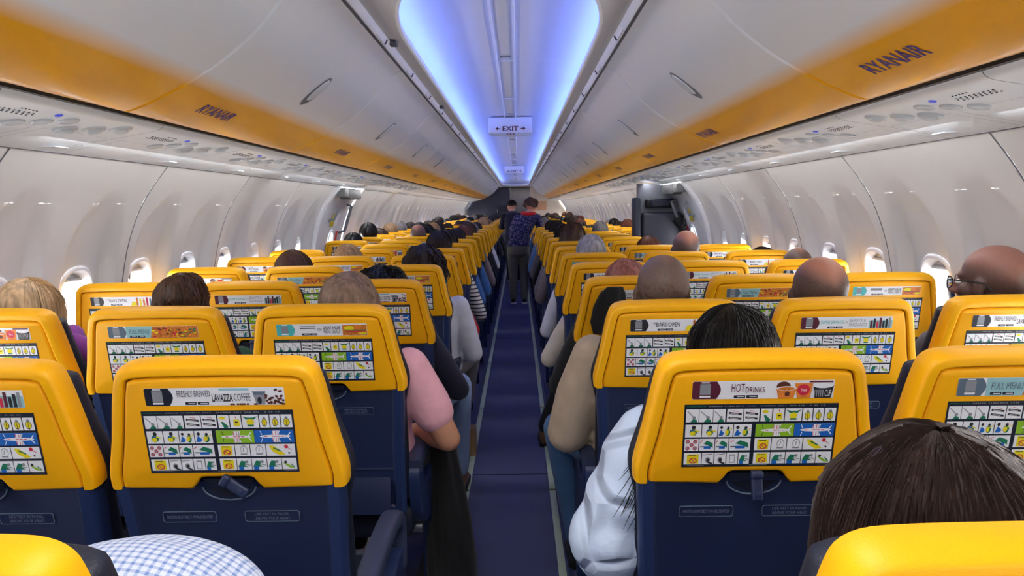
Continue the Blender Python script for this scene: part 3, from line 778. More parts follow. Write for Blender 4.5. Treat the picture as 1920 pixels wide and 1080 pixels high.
    l1 = MB(); l1.tube([(0, .50, .33), (0, .54, .02)], .016, 10); l1.box((0, .54, .012), (.045, .07, .024), bev=.006); D['leg_f'] = l1.mesh('leg', [m_metal], 40)
    a = MB(); P = [(0, .17, .585), (0, .30, .598), (0, .46, .600), (0, .535, .588), (0, .575, .555), (0, .580, .50), (0, .572, .44)]
    P = catmull(P, 4); nn = len(P); R = []
    for i, p_ in enumerate(P):
        q = P[min(i + 1, nn - 1)]; r_ = P[max(i - 1, 0)]; t = (Vector(q) - Vector(r_)).normalized(); b_ = Vector((1, 0, 0)).cross(t)
        w = .027; hh = .022
        R.append([Vector(p_) + Vector((1, 0, 0)) * (w * math.copysign(abs(math.cos(u)) ** .6, math.cos(u))) + b_ * (hh * math.copysign(abs(math.sin(u)) ** .6, math.sin(u))) for u in [2 * PI * k / 16 for k in range(16)]])
    a.loft(R, 0, True, True, True); a.box((0, .588, .555), (.024, .020, .045), 1, rot=(.35, 0, 0), bev=.004)
    D['arm'] = a.mesh('armrest', [m_arm, m_black], 45)
    a = MB(); out_ = [(.555, .50), (.598, .48), (.600, .42), (.585, .30), (.555, .13), (.54, .05), (.50, .05), (.49, .13), (.47, .26), (.40, .33), (.28, .36), (.20, .42), (.165, .52), (.17, .58), (.22, .585), (.26, .53), (.35, .48), (.48, .50)]
    o2 = catmull(out_ + [out_[0]], 3)[:-1]; cy = sum(p[0] for p in o2) / len(o2); cz = sum(p[1] for p in o2) / len(o2)
    R = []
    for x, k in ((-.020, .97), (-.016, 1), (.016, 1), (.020, .97)): R.append([(x, cy + (y - cy) * k, cz + (z - cz) * k) for y, z in o2])
    a.loft(R, 0, True, True, True); D['side'] = a.mesh('side_panel', [m_navy_l], 40)
    # safety card (source drawing is 1520 x 650 units)
    c = MB(); X0, X1, S1, S0 = -.1425, .1425, 1.012, .881
    U = lambda u: X0 + (u - 105) / 1520 * (X1 - X0)
    V = lambda v: S1 - (v - 345) / 650 * (S1 - S0)
    def P_(pts, m, lay): c.add([bs(U(u), V(v), -.0006 - lay * .0003) for u, v in pts], [list(range(len(pts)))], m)
    def rc(u0, v0, u1, v1, m, lay): P_([(u0, v0), (u1, v0), (u1, v1), (u0, v1)], m, lay)
    def ci(u, v, r, m, lay, r2=None, n_=10): P_([(u + r * math.cos(2 * PI * k / n_), v + (r2 or r) * math.sin(2 * PI * k / n_)) for k in range(n_)], m, lay)
    def ln(u0, v0, u1, v1, w, m, lay):
        L2 = math.hypot(u1 - u0, v1 - v0) or 1; a_, b_ = -(v1 - v0) / L2 * w / 2, (u1 - u0) / L2 * w / 2
        P_([(u0 + a_, v0 + b_), (u1 + a_, v1 + b_), (u1 - a_, v1 - b_), (u0 - a_, v0 - b_)], m, lay)
    rc(105, 345, 1625, 995, 0, 0)
    rnd = random.Random(5)
    for u in range(350, 1480, 22):
        if rnd.random() < .8: rc(u, 361, u + rnd.randint(10, 19), 370, 7, 1)
    for u in range(130, 320, 24): rc(u, 362, u + 16, 370, 2, 1)
    for a_, b_ in ((160, 330), (790, 970), (1480, 1600)): rc(a_, 975, b_, 979, 7, 1)
    def cell(x0, y0, x1, y1, kind):
        rc(x0, y0, x1, y1, 1, 1); w = x1 - x0; h = y1 - y0; mx = (x0 + x1) / 2; my = (y0 + y1) / 2
        if kind == 'oxy': ln(x0 + .1 * w, y0 + .15 * h, x0 + .55 * w, y0 + .55 * h, 9, 7, 2); ci(mx + .15 * w, y1 - .35 * h, .14 * w, 7, 2); P_([(mx - .15 * w, y1), (mx + .05 * w, y1 - .25 * h), (mx + .35 * w, y1 - .2 * h), (mx + .4 * w, y1)], 2, 3)
        elif kind == 'belt':
            for dy in (.3, .65): ln(x0 + .1 * w, y0 + dy * h, x1 - .1 * w, y0 + (dy + .12) * h, 20, 8, 2); ln(x0 + .2 * w, y0 + (dy + .02) * h, x1 - .3 * w, y0 + (dy + .1) * h, 5, 1, 3)
            ln(x0 + .35 * w, y0 + .12 * h, x1 - .3 * w, y0 + .2 * h, 5, 6, 2)
        elif kind == 'vest': ci(mx, y0 + .25 * h, .15 * w, 7, 2); ci(mx, my + .08 * h, .30 * w, 8, 2, .30 * h, 8); ci(mx, my + .08 * h, .25 * w, 3, 3, .26 * h, 8); ln(mx, my - .1 * h, mx, y1 - .2 * h, 5, 8, 4); ln(mx - .2 * w, y1 - .2 * h, mx + .1 * w, y1 - .1 * h, 8, 8, 4)
        elif kind == 'vestopen': P_([(x0 + .05 * w, y0 + .1 * h), (x0 + .35 * w, y0 + .2 * h), (x1 - .35 * w, y0 + .2 * h), (x1 - .05 * w, y0 + .1 * h), (x1 - .25 * w, y0 + .35 * h), (x0 + .25 * w, y0 + .35 * h)], 2, 2); ci(mx, my + .05 * h, .24 * w, 3, 3, .25 * h, 8); rc(mx - .2 * w, y1 - .25 * h, mx + .2 * w, y1 - .12 * h, 2, 4)
        elif kind == 'hand': ci(x0 + .4 * w, y0 + .22 * h, .3 * w, 3, 2, .12 * h); P_([(x0 + .25 * w, my), (x0 + .45 * w, my), (x1 - .1 * w, y1 - .15 * h), (x1 - .2 * w, y1), (x0 + .5 * w, y1)], 2, 3)
        elif kind == 'bag': rc(x0 + .3 * w, y0 + .35 * h, x1 - .15 * w, y1 - .15 * h, 3, 2); rc(x0 + .45 * w, y0 + .5 * h, x1 - .3 * w, y0 + .6 * h, 8, 3); ln(mx, y0 + .1 * h, mx + .1 * w, y0 + .28 * h, 7, 6, 2)
        elif kind == 'adult':
            ci(mx + .02 * w, y0 + .22 * h, .13 * w, 8, 2); ci(mx, my + .1 * h, .24 * w, 2, 2, .28 * h); ci(mx - .03 * w, my + .18 * h, .17 * w, 3, 3, .18 * h); ln(mx, my - .1 * h, x1 - .1 * w, my + .05 * h, 12, 3, 3); ln(mx - .2 * w, my - .05 * h, mx + .1 * w, my - .08 * h, 9, 5, 4)
        elif kind == 'pair':
            ci(x0 + .22 * w, y0 + .25 * h, .10 * w, 8, 2); P_([(x0 + .04 * w, y1 - .1 * h), (x0 + .18 * w, my - .1 * h), (x0 + .42 * w, my + .2 * h), (x0 + .3 * w, y1 - .1 * h)], 5, 2); ci(x0 + .68 * w, y0 + .28 * h, .09 * w, 8, 2); ci(x0 + .66 * w, my + .14 * h, .17 * w, 2, 2, .3 * h); ci(x0 + .60 * w, my + .14 * h, .12 * w, 3, 3, .2 * h); ln(mx + .2 * w, my, x1 - .04 * w, y0 + .3 * h, 8, 3, 3)
        elif kind == 'plan':
            rc(x0, y0, x1, y1, 4 if x0 < 1200 else 5, 2); ci(mx + .03 * w, my, .40 * w, 1, 3, .13 * h, 14); P_([(mx - .03 * w, my - .45 * h), (mx + .16 * w, my - .45 * h), (mx + .10 * w, my), (mx + .16 * w, my + .45 * h), (mx - .03 * w, my + .45 * h), (mx - .06 * w, my)], 1, 4)
            for q in (-.25, -.04, .06, .17): ln(mx + q * w, my - .02 * h, mx + (q + .08) * w, my, 7, 6, 5)
            for sg in (-1, 1):
                for q in (-.03, .05, .11): ln(mx + q * w, my + sg * .10 * h, mx + q * w, my + sg * .42 * h, 6, 6 if q < .1 else 7, 5)
                ln(mx - .30 * w, my + sg * .14 * h, mx - .34 * w, my + sg * .45 * h, 6, 8 if x0 < 1200 else 1, 5); ln(mx + .34 * w, my, mx + .43 * w, my + sg * .34 * h, 10, 1, 4)
        elif kind == 'circ4':
            for a_, b_ in ((.22, .22), (.75, .22), (.5, .5), (.22, .78), (.75, .78)): ci(x0 + a_ * w, y0 + b_ * h, .15 * w, 6, 2); ci(x0 + a_ * w, y0 + b_ * h, .09 * w, 7, 3)
        elif kind == 'brace': rc(x0 + .06 * w, my + .12 * h, x1 - .3 * w, my + .2 * h, 8, 2); P_([(x0 + .28 * w, my - .1 * h), (mx, y0 + .14 * h), (x1 - .12 * w, my - .15 * h), (x1 - .1 * w, my + .25 * h), (mx + .1 * w, my + .05 * h)], 2, 3); rc(x0 + .3 * w, my + .1 * h, x1 - .25 * w, y1 - .18 * h, 5, 3); ln(x0 + .05 * w, y0 + .3 * h, x0 + .2 * w, y0 + .12 * h, 7, 6, 3)
        elif kind == 'stop': rc(x0 + .18 * w, y0 + .10 * h, x1 - .15 * w, y1 - .08 * h, 3, 2); ci(mx + .03 * w, my + .16 * h, .23 * w, 6, 3, .24 * h, 14); ci(mx + .03 * w, my + .16 * h, .16 * w, 3, 4, .17 * h, 12); ln(mx - .1 * w, my + .02 * h, mx + .14 * w, my + .3 * h, 8, 6, 5); rc(x0 + .26 * w, y0 + .16 * h, x1 - .3 * w, y0 + .22 * h, 8, 3)
        elif kind == 'door': ci(mx + .1 * w, my - .05 * h, .26 * w, 7, 2, .38 * h); ci(mx + .1 * w, my - .03 * h, .22 * w, 1, 3, .33 * h); ln(mx + .1 * w, my - .25 * h, mx + .05 * w, my + .1 * h, 8, 7, 4); rc(mx - .15 * w, y1 - .25 * h, mx + .3 * w, y1 - .15 * h, 4 if rnd.random() < .5 else 7, 4)
        elif kind == 'slide': P_([(x0 + .1 * w, y0 + .1 * h), (x0 + .28 * w, y0 + .15 * h), (mx + .15 * w, y1 - .15 * h), (mx - .05 * w, y1 - .05 * h), (x0 + .2 * w, my + .1 * h)], 3, 2); ln(x0 + .25 * w, y0 + .3 * h, mx, my + .1 * h, 14, 2, 3); ci(x1 - .3 * w, y0 + .2 * h, .07 * w, 6, 3); ci(x1 - .22 * w, y1 - .25 * h, .035 * w, 8, 3); ln(x1 - .25 * w, y0 + .3 * h, x1 - .12 * w, my, 6, 6, 3)
        elif kind == 'grey': ln(x0 + .05 * w, y0 + .18 * h, x1 - .1 * w, y0 + .08 * h, 5, 8, 2); ci(mx, my + .12 * h, .22 * w, 7, 2, .26 * h); rc(mx - .1 * w, my, mx + .14 * w, my + .24 * h, 8, 3); ln(mx, my + .3 * h, x1 - .08 * w, y1 - .05 * h, 16, rnd.choice([2, 8]), 3)
        elif kind == 'box': rc(x0 + .25 * w, y0 + .15 * h, x1 - .25 * w, y1 - .1 * h, 7, 2); rc(x0 + .32 * w, y0 + .25 * h, x1 - .32 * w, y1 - .15 * h, 1, 3)
        elif kind == 'man': P_([(x0 + .05 * w, y1 - .25 * h), (x0 + .3 * w, y0 + .2 * h), (mx + .12 * w, y0 + .25 * h), (mx + .05 * w, my + .1 * h), (mx + .3 * w, my + .25 * h), (mx, y1 - .25 * h)], 2, 2); rc(x0 + .1 * w, y1 - .28 * h, mx - .05 * w, y1, 5, 3); ci(mx + .2 * w, y0 + .3 * h, .11 * w, 7, 3); ln(mx, my, x1 - .06 * w, my + .1 * h, 9, 7, 3)
        elif kind == 'raft': P_([(x0 + .05 * w, my - .1 * h), (x0 + .4 * w, my + .02 * h), (x1 - .1 * w, y1 - .1 * h), (mx, y1 - .15 * h)], 4, 2); ci(x0 + .25 * w, my - .15 * h, .1 * w, 8, 3); ln(mx + .1 * w, my, x1 - .15 * w, y1 - .2 * h, 10, 2, 3)
    rows = [(393, 525, [(125, 250, 'oxy'), (255, 390, 'oxy'), (395, 515, 'oxy'), (530, 690, 'belt'), (698, 850, 'belt'), (865, 975, 'hand'), (985, 1095, 'bag'), (1105, 1270, 'vestopen'), (1280, 1375, 'vest'), (1385, 1485, 'vest'), (1495, 1605, 'vest')]),
            (550, 680, [(125, 285, 'adult'), (293, 445, 'adult'), (453, 600, 'pair'), (608, 785, 'pair'), (825, 1205, 'plan'), (1211, 1605, 'plan')]),
            (697, 822, [(125, 265, 'circ4'), (273, 425, 'brace'), (433, 565, 'brace'), (573, 785, 'brace'), (825, 990, 'stop'), (998, 1145, 'door'), (1153, 1305, 'door'), (1313, 1605, 'slide')]),
            (845, 965, [(125, 300, 'stop'), (308, 425, 'grey'), (433, 548, 'grey'), (556, 668, 'box'), (676, 785, 'man'), (825, 990, 'stop'), (998, 1143, 'man'), (1150, 1300, 'man'), (1307, 1450, 'man'), (1457, 1605, 'raft')])]
    for v0, v1, cs in rows:
        for u0, u1, k in cs: cell(u0, v0, u1, v1, k)
    D['card'] = c.mesh('safety_card', CARD, 0, recalc=False)
    # advert strips: 1400 x 190 units
    MATS = [m_white, m_cdark, m_maroon, m_teal, m_slate, m_pblk, m_brown, m_orange, m_pteal, m_food, m_grey, m_red, m_cyel, m_green]
    def advert(name, cap, draw):
        a = MB(); X0, X1, S1, S0 = -.130, .130, 1.0585, 1.0225
        U = lambda u: X0 + u / 1400 * (X1 - X0)
        V = lambda v: S1 - v / 190 * (S1 - S0)
        def pl(pts, m, lay): a.add([bs(U(u), V(v), -.0006 - lay * .00025) for u, v in pts], [list(range(len(pts)))], m)
        def rc(u0, v0, u1, v1, m, lay): pl([(u0, v0), (u1, v0), (u1, v1), (u0, v1)], m, lay)
        def ci(u, v, r, m, lay, r2=None): pl([(u + r * math.cos(2 * PI * k / 14), max(2, min(188, v + (r2 or r) * math.sin(2 * PI * k / 14)))) for k in range(14)], m, lay)
        def tx(b, u0, v1, u1, v0, m, bold=False): put_text(a, b, u0, u1, v1, v0, lambda u, v: bs(U(u), V(v), -.0022), m, bold)
        rr = []
        for cx, cy, a0 in ((1388, 12, 3), (1388, 178, 0), (12, 178, 1), (12, 12, 2)):
            for k in range(5): an = (a0 + k / 4) * PI / 2; rr.append((cx + 12 * math.cos(an), cy + 12 * math.sin(an)))
        pl(rr, 0, 0)
        pts = [(0, 14), (12, 2), (240, 2)] + [(240 + 42 * math.sin(PI * k / 10), 2 + 186 * k / 10) for k in range(1, 10)] + [(240, 188), (12, 188), (0, 176)]
        pl(pts, cap, 1)
        rc(75, 28, 180, 142, 10, 2); rc(88, 8, 168, 20, 0, 2); rc(75, 152, 180, 172, 0, 2)      # plain block where the code was
        draw(rc, ci, tx, pl)
        return a.mesh('advert_strip', MATS, 0, recalc=False)
    def stores(rc, u=400):
        rc(u, 150, u + 112, 180, 1, 2); rc(u + 124, 150, u + 236, 180, 1, 2); rc(u + 30, 161, u + 100, 168, 0, 3); rc(u + 154, 161, u + 224, 168, 0, 3)
    def coffee(rc, ci, tx, pl):
        tx('FRESHLY BREWED', 330, 92, 660, 24, 5); tx('LAVAZZA', 676, 146, 884, 66, 5, True); tx('COFFEE', 896, 140, 1062, 62, 5)
        rc(750, 8, 1050, 32, 8, 2); stores(rc); pl([(1080, 40), (1215, 40), (1200, 186), (1115, 186)], 10, 2); rc(1095, 52, 1200, 80, 4, 3); ci(1148, 140, 22, 5, 3, 38)
        r = random.Random(3)
        for _ in range(34): ci(r.uniform(1210, 1390), r.uniform(20, 180) if r.random() < .5 else r.uniform(90, 180), 15, 6, 3, 12); 
        for _ in range(9): ci(r.uniform(780, 1120), 178, 15, 6, 3, 10)
    def hot(rc, ci, tx, pl):
        tx('HOT', 385, 112, 515, 25, 2); tx('DRINKS', 525, 122, 715, 60, 2); stores(rc, 415)
        ci(900, 60, 70, 6, 2, 50); pl([(830, 80), (1030, 80), (1005, 188), (855, 188)], 7, 3); ci(930, 82, 100, 0, 4, 24); ci(930, 84, 84, 9, 5, 17); ci(940, 140, 26, 6, 5)
        pl([(1010, 30), (1190, 30), (1170, 188), (1040, 188)], 7, 2); ci(1100, 100, 62, 11, 3, 60); tx('Tea', 1068, 115, 1132, 85, 0)
        pl([(1190, 50), (1396, 50), (1375, 188), (1215, 188)], 5, 3); ci(1290, 50, 104, 0, 4, 34); 
        for k in range(5): rc(1205 + k * 20, 100, 1215 + k * 20, 176, 10, 5)
        tx('CUP', 1310, 170, 1370, 100, 0); rc(1150, 6, 1385, 22, 2, 5)
    def menu(rc, ci, tx, pl):
        pl([(282, 2), (700, 2), (650, 188), (282, 188)], 8, 1); tx('FULL MENU', 330, 120, 640, 45, 4); stores(rc, 330); pl([(700, 2), (1396, 2), (1396, 188), (650, 188)], 9, 1)
        r = random.Random(4)
        for _ in range(46): ci(r.uniform(700, 1120), r.uniform(30, 176), r.uniform(12, 34), r.choice([7, 6, 9, 12, 11]), 2 + _ % 3, 14)
        for _ in range(16): ci(r.uniform(1130, 1380), r.uniform(40, 170), 26, r.choice([12, 13, 7]), 3, 12)
    def deals(rc, ci, tx, pl):
        tx('FOR', 640, 110, 700, 70, 5); tx('GREAT VALUE', 720, 88, 990, 35, 5, True); tx('MEAL DEALS', 730, 150, 985, 98, 5); rc(360, 30, 600, 46, 10, 2); rc(360, 60, 600, 76, 5, 2); stores(rc, 390)
        rc(1020, 20, 1396, 186, 9, 1); ci(1130, 70, 90, 12, 2, 34); ci(1250, 70, 60, 7, 3, 30); ci(1130, 130, 100, 9, 3, 30); rc(1050, 98, 1380, 112, 13, 4); rc(1060, 120, 1370, 134, 11, 4); ci(1330, 150, 60, 12, 4, 26)
    def bars(rc, ci, tx, pl):
        tx('THE', 345, 70, 395, 45, 5); tx('BARS OPEN', 400, 112, 760, 45, 5); stores(rc, 420)
        for k, m in enumerate((9, 12, 7, 11, 4, 10)): rc(960 + k * 70, 24 + (k % 3) * 22, 1000 + k * 70, 186, m, 2); rc(972 + k * 70, 6 + (k % 3) * 14, 988 + k * 70, 60, m, 2)
        pl([(840, 186), (880, 100), (950, 100), (960, 186)], 12, 2)
    def beauty(rc, ci, tx, pl):
        tx('SUPER SAVINGS', 300, 105, 660, 50, 3); tx('ON', 675, 100, 715, 70, 10); tx('BEAUTY &', 735, 80, 985, 28, 10); tx('FRAGRANCES', 735, 150, 1010, 100, 10); stores(rc, 410)
        rc(1040, 60, 1396, 186, 8, 1)
        for k, (m, t) in enumerate(((2, 60), (5, 30), (11, 80), (2, 20), (5, 70), (5, 40), (10, 20))): rc(1060 + k * 46, t, 1094 + k * 46, 182, m, 2)
    D['ads'] = [('coffee', advert('coffee', 1, coffee)), ('hot drinks', advert('hot', 2, hot)), ('full menu', advert('menu', 4, menu)), ('meal deals', advert('deals', 3, deals)),
                ('bars open', advert('bars', 5, bars)), ('beauty and fragrances', advert('beauty', 2, beauty))]
    return D
SM = seat_meshes()
PITCH = .762; D1 = 1.339
SX = {'aisle': .507, 'middle': .993, 'window': 1.479}
ORD = ['foremost', 'first full', 'second', 'third', 'fourth', 'fifth', 'sixth', 'seventh', 'eighth', 'ninth', 'tenth']
ADS = {('left', 1): (5, 0, 3), ('right', 1): (1, 2, 5)}
def adv(side, r, col):
    T = {('left', 1, 'aisle'): 0, ('left', 1, 'middle'): 5, ('left', 1, 'window'): 1, ('right', 1, 'aisle'): 1, ('right', 1, 'middle'): 2, ('right', 1, 'window'): 5,
         ('left', 2, 'aisle'): 3, ('left', 2, 'middle'): 2, ('left', 2, 'window'): 1, ('right', 2, 'aisle'): 4, ('right', 2, 'middle'): 5, ('right', 2, 'window'): 0,
         ('left', 3, 'aisle'): 0, ('left', 3, 'middle'): 5, ('left', 3, 'window'): 4, ('right', 3, 'aisle'): 1, ('right', 3, 'middle'): 2, ('right', 3, 'window'): 3,
         ('left', 4, 'aisle'): 3, ('left', 4, 'middle'): 2, ('left', 4, 'window'): 1, ('right', 4, 'aisle'): 4, ('right', 4, 'middle'): 5, ('right', 4, 'window'): 0}
    if (side, r, col) in T: return T[(side, r, col)]
    return (r * 2 + {'aisle': 0, 'middle': 3, 'window': 1}[col] + (2 if side == 'left' else 5)) % 6
def row_y(r): return D1 + PITCH * (r - 1)
def make_seat(side, r, col):
    s = -1 if side == 'left' else 1
    ai = adv(side, r, col); adn = SM['ads'][ai][0]; far = r > 12
    if r <= 10:
        lb = 'yellow-backed %s seat in the %s row, %s block, with %s advert' % (col, ORD[r], side, adn)
        if r == 0: lb = 'cropped yellow %s seat top in the foremost row at the bottom %s' % (col, side)
        gr = 'seats of the %s block' % side
    else: lb = 'distant yellow-backed %s seat of the %s block, beyond the tenth row' % (col, side); gr = 'distant %s seats of the %s block' % (col, side)
    o = root('passenger_seat', (s * SX[col], row_y(r) - (.02 if r == 0 else 0), 0), lb, 'seat', gr)
    ob('back_frame', SM['frame'], o); p = ob('back_panel', SM['panel'], o); ob('frame_groove', SM['groove'], o)
    ob('lower_back', SM['lower'], o); ob('backrest_cushion', SM['cushion'], o); ob('seat_cushion', SM['seat'], o)
    ob('safety_card', SM['card'], o); ob('advert_strip', SM['ads'][ai][1], o)
    if not far:
        h = ob('coat_hook', SM['hook2' if (side, r, col) == ('left', 1, 'aisle') else 'hook'], o); ob('finger_recess', SM['dish'], o); ob('seat_beam', SM['beam'], o)
        if r <= 4: ob('notice_plate', SM['note1'], o); ob('notice_plate', SM['note2'], o)
    xa = -s * .2415
    if col == 'aisle':
        ob('armrest', SM['arm'], o, loc=(xa + s * .012, 0, 0)); ob('side_panel', SM['side'], o, loc=(xa + s * .012, 0, 0))
    if far:
        ob('seat_beam', SM['beam'], o); ob('leg', SM['leg_r'], o)
    elif (side, r, col) == ('right', 8, 'middle'):
        ob('leg', SM['leg_f'], o)
    else:
        ob('armrest', SM['arm'], o, loc=(-xa if col != 'window' else -xa - s * .008, 0, 0))
        if 1:
            for q in ('leg_r', 'leg_f'): ob('leg', SM[q], o, loc=(-xa * (.6 if col == 'aisle' else -.4), 0, 0))
    return o
SEATS = {}
NR = 30
for r in range(0, NR):
    for side in ('left', 'right'):
        for col in ('aisle', 'middle', 'window'):
            if col == 'window' and (r == 7 or (side == 'right' and r == 8)): continue
            SEATS[(side, r, col)] = make_seat(side, r, col)
# ================================================================== PEOPLE
SKIN = {'fair': (224, 172, 148), 'tan': (196, 140, 110), 'pink': (214, 150, 128), 'brown': (140, 92, 66)}
m_skin = {k: M('skin_' + k, v, .5, var=.06, vs=14, bump=.15, bs=300) for k, v in SKIN.items()}
for m_ in m_skin.values():
    b_ = m_.node_tree.nodes['Principled BSDF']; b_.inputs['Subsurface Weight'].default_value = .0
def stubble(name, skin, hair, top, zlow=-.11, ring=.03, scab=False):
    """shaved or balding head: short hair on the sides and back, bare crown (head space = object z about the head centre)"""
    m = M(name, skin, .5, var=.06, vs=14, bump=.2, bs=400); nt = m.node_tree; N = nt.nodes; L = nt.links; b = N['Principled BSDF']
    src = b.inputs['Base Color'].links[0].from_socket
    tc = N.new('ShaderNodeTexCoord'); mp = N.new('ShaderNodeMapping'); L.new(tc.outputs['Object'], mp.inputs[0]); mp.inputs['Location'].default_value = (0, -HC.y, -HC.z)
    sp = N.new('ShaderNodeSeparateXYZ'); L.new(mp.outputs[0], sp.inputs[0])
    def mr(sock, a, b_):
        r = N.new('ShaderNodeMapRange'); r.interpolation_type = 'SMOOTHSTEP'; r.inputs['From Min'].default_value = a; r.inputs['From Max'].default_value = b_; L.new(sock, r.inputs['Value']); return r.outputs[0]
    ax = N.new('ShaderNodeMath'); ax.operation = 'ABSOLUTE'; L.new(sp.outputs['X'], ax.inputs[0])
    zz = N.new('ShaderNodeMath'); zz.operation = 'MULTIPLY_ADD'; L.new(ax.outputs[0], zz.inputs[0]); zz.inputs[1].default_value = -.5; L.new(sp.outputs['Z'], zz.inputs[2])
    up = mr(zz.outputs[0], top + .04, top - .025); lo = mr(sp.outputs['Z'], zlow, zlow + .02); fr = mr(sp.outputs['Y'], .055, .025)
    mu = N.new('ShaderNodeMath'); mu.operation = 'MULTIPLY'; L.new(up, mu.inputs[0]); L.new(lo, mu.inputs[1])
    m2 = N.new('ShaderNodeMath'); m2.operation = 'MULTIPLY'; L.new(mu.outputs[0], m2.inputs[0]); L.new(fr, m2.inputs[1])
    n = N.new('ShaderNodeTexNoise'); n.inputs['Scale'].default_value = 420; L.new(tc.outputs['Object'], n.inputs[0])
    m3 = N.new('ShaderNodeMath'); m3.operation = 'MULTIPLY_ADD'; L.new(n.outputs['Fac'], m3.inputs[0]); m3.inputs[1].default_value = 1.1; m3.inputs[2].default_value = .30; m3.use_clamp = True
    m4 = N.new('ShaderNodeMath'); m4.operation = 'MULTIPLY'; L.new(m2.outputs[0], m4.inputs[0]); L.new(m3.outputs[0], m4.inputs[1])
    mix = N.new('ShaderNodeMix'); mix.data_type = 'RGBA'; L.new(m4.outputs[0], mix.inputs['Factor']); L.new(src, mix.inputs['A']); mix.inputs['B'].default_value = (*lin(hair), 1)
    outp = mix.outputs['Result']
    if scab:
        n2 = N.new('ShaderNodeTexNoise'); n2.inputs['Scale'].default_value = 55; n2.inputs['Detail'].default_value = 4; L.new(tc.outputs['Object'], n2.inputs[0])
        g = mr(n2.outputs['Fac'], .50, .62); z1 = mr(sp.outputs['Z'], .075, .02); g2 = N.new('ShaderNodeMath'); g2.operation = 'MULTIPLY'; L.new(g, g2.inputs[0]); L.new(z1, g2.inputs[1])
        mx = N.new('ShaderNodeMix'); mx.data_type = 'RGBA'; L.new(g2.outputs[0], mx.inputs['Factor']); L.new(outp, mx.inputs['A']); mx.inputs['B'].default_value = (*lin((96, 68, 44)), 1); outp = mx.outputs['Result']
    L.new(outp, b.inputs['Base Color']); return m
HC = Vector((0, .215, 1.105))          # seated head centre
def hairmat(name, rgb, rough=.45, var=.45): return M(name, rgb, rough, var=var, vs=60, stretch=(1, 1, .12), detail=5)
H = {'black': hairmat('hair_black', (22, 19, 20), .35), 'darkbrown': hairmat('hair_dark_brown', (44, 30, 26)), 'brown': hairmat('hair_brown', (84, 58, 44)),
     'blonde': hairmat('hair_blonde', (190, 158, 120)), 'ash': hairmat('hair_ash', (138, 112, 96)), 'grey': hairmat('hair_grey', (150, 146, 146)),
     'auburn': hairmat('hair_auburn', (120, 66, 46)), 'rose': hairmat('hair_rose', (176, 118, 110)), 'silver': hairmat('hair_silver', (190, 188, 190))}
m_eye = M('eye_white', (235, 232, 228), .2, var=0); m_iris = M('iris_brown', (60, 40, 28), .2, var=0); m_lip = M('lip', (176, 96, 88), .5, var=.05)

def add_head(mb, X, sc=1.0):
    S = Matrix.Scale(sc, 4); Y = X @ S
    mb.ell((0, -.010, .028), (.076, .095, .086), 24, 16, 0, Y); mb.ell((0, .024, -.022), (.062, .067, .086), 20, 14, 0, Y); mb.ell((0, .050, -.074), (.044, .040, .032), 16, 10, 0, Y)
    mb.ell((0, .070, .022), (.050, .022, .018), 14, 8, 0, Y); mb.chain([((0, .088, .012), .009), ((0, .108, -.024), .012)], 10, 0, Y)
    for s in (-1, 1):
        mb.ell((s * .014, .100, -.028), (.009, .010, .008), 8, 6, 0, Y); mb.ell((s * .078, -.004, -.012), (.010, .017, .032), 12, 8, 0, Y @ Matrix.Rotation(s * .25, 4, 'Z')); mb.ell((s * .045, .060, -.02), (.02, .022, .022), 10, 8, 0, Y)
    mb.ell((0, .090, -.052), (.024, .012, .006), 12, 8, 0, Y); mb.ell((0, .088, -.062), (.021, .012, .006), 12, 8, 0, Y)
def hand(mb, wrist, dirv, palmn, side, curl=.5, r=.0085):
    """palm, five fingers and a thumb, fingers bent about the knuckles towards the palm normal"""
    d = Vector(dirv).normalized(); n = Vector(palmn); n = (n - d * n.dot(d)).normalized(); w = d.cross(n) * side
    W = Vector(wrist)
    X = Matrix.Translation(W + d * .048) @ Matrix((w, d, n)).transposed().to_4x4()
    mb.ell((0, 0, 0), (.040, .052, .016), 16, 10, 0, X)
    for i, (o, L_) in enumerate(((-.030, .062), (-.011, .074), (.010, .080), (.030, .072))):
        p = W + d * .088 + w * (-o); q = []
        dd = d.copy(); a = p - d * .02; q.append((a, r * 1.05)); q.append((p, r))
        for k, seg in enumerate((.45, .32, .25)):
            dd = (dd * math.cos(curl * .9) + n * math.sin(curl * .9)).normalized(); p = p + dd * (L_ * seg); q.append((p, r * (1 - .1 * k)))
        mb.chain(q, 8)
    t0 = W + d * .030 + w * .030; t1 = t0 + (w * .7 + d * .7).normalized() * .034 + n * .006; t2 = t1 + (w * .25 + d * .95).normalized() * .030 + n * .008
    mb.chain([(t0, r * 1.35), (t1, r * 1.15), (t2, r)], 8)

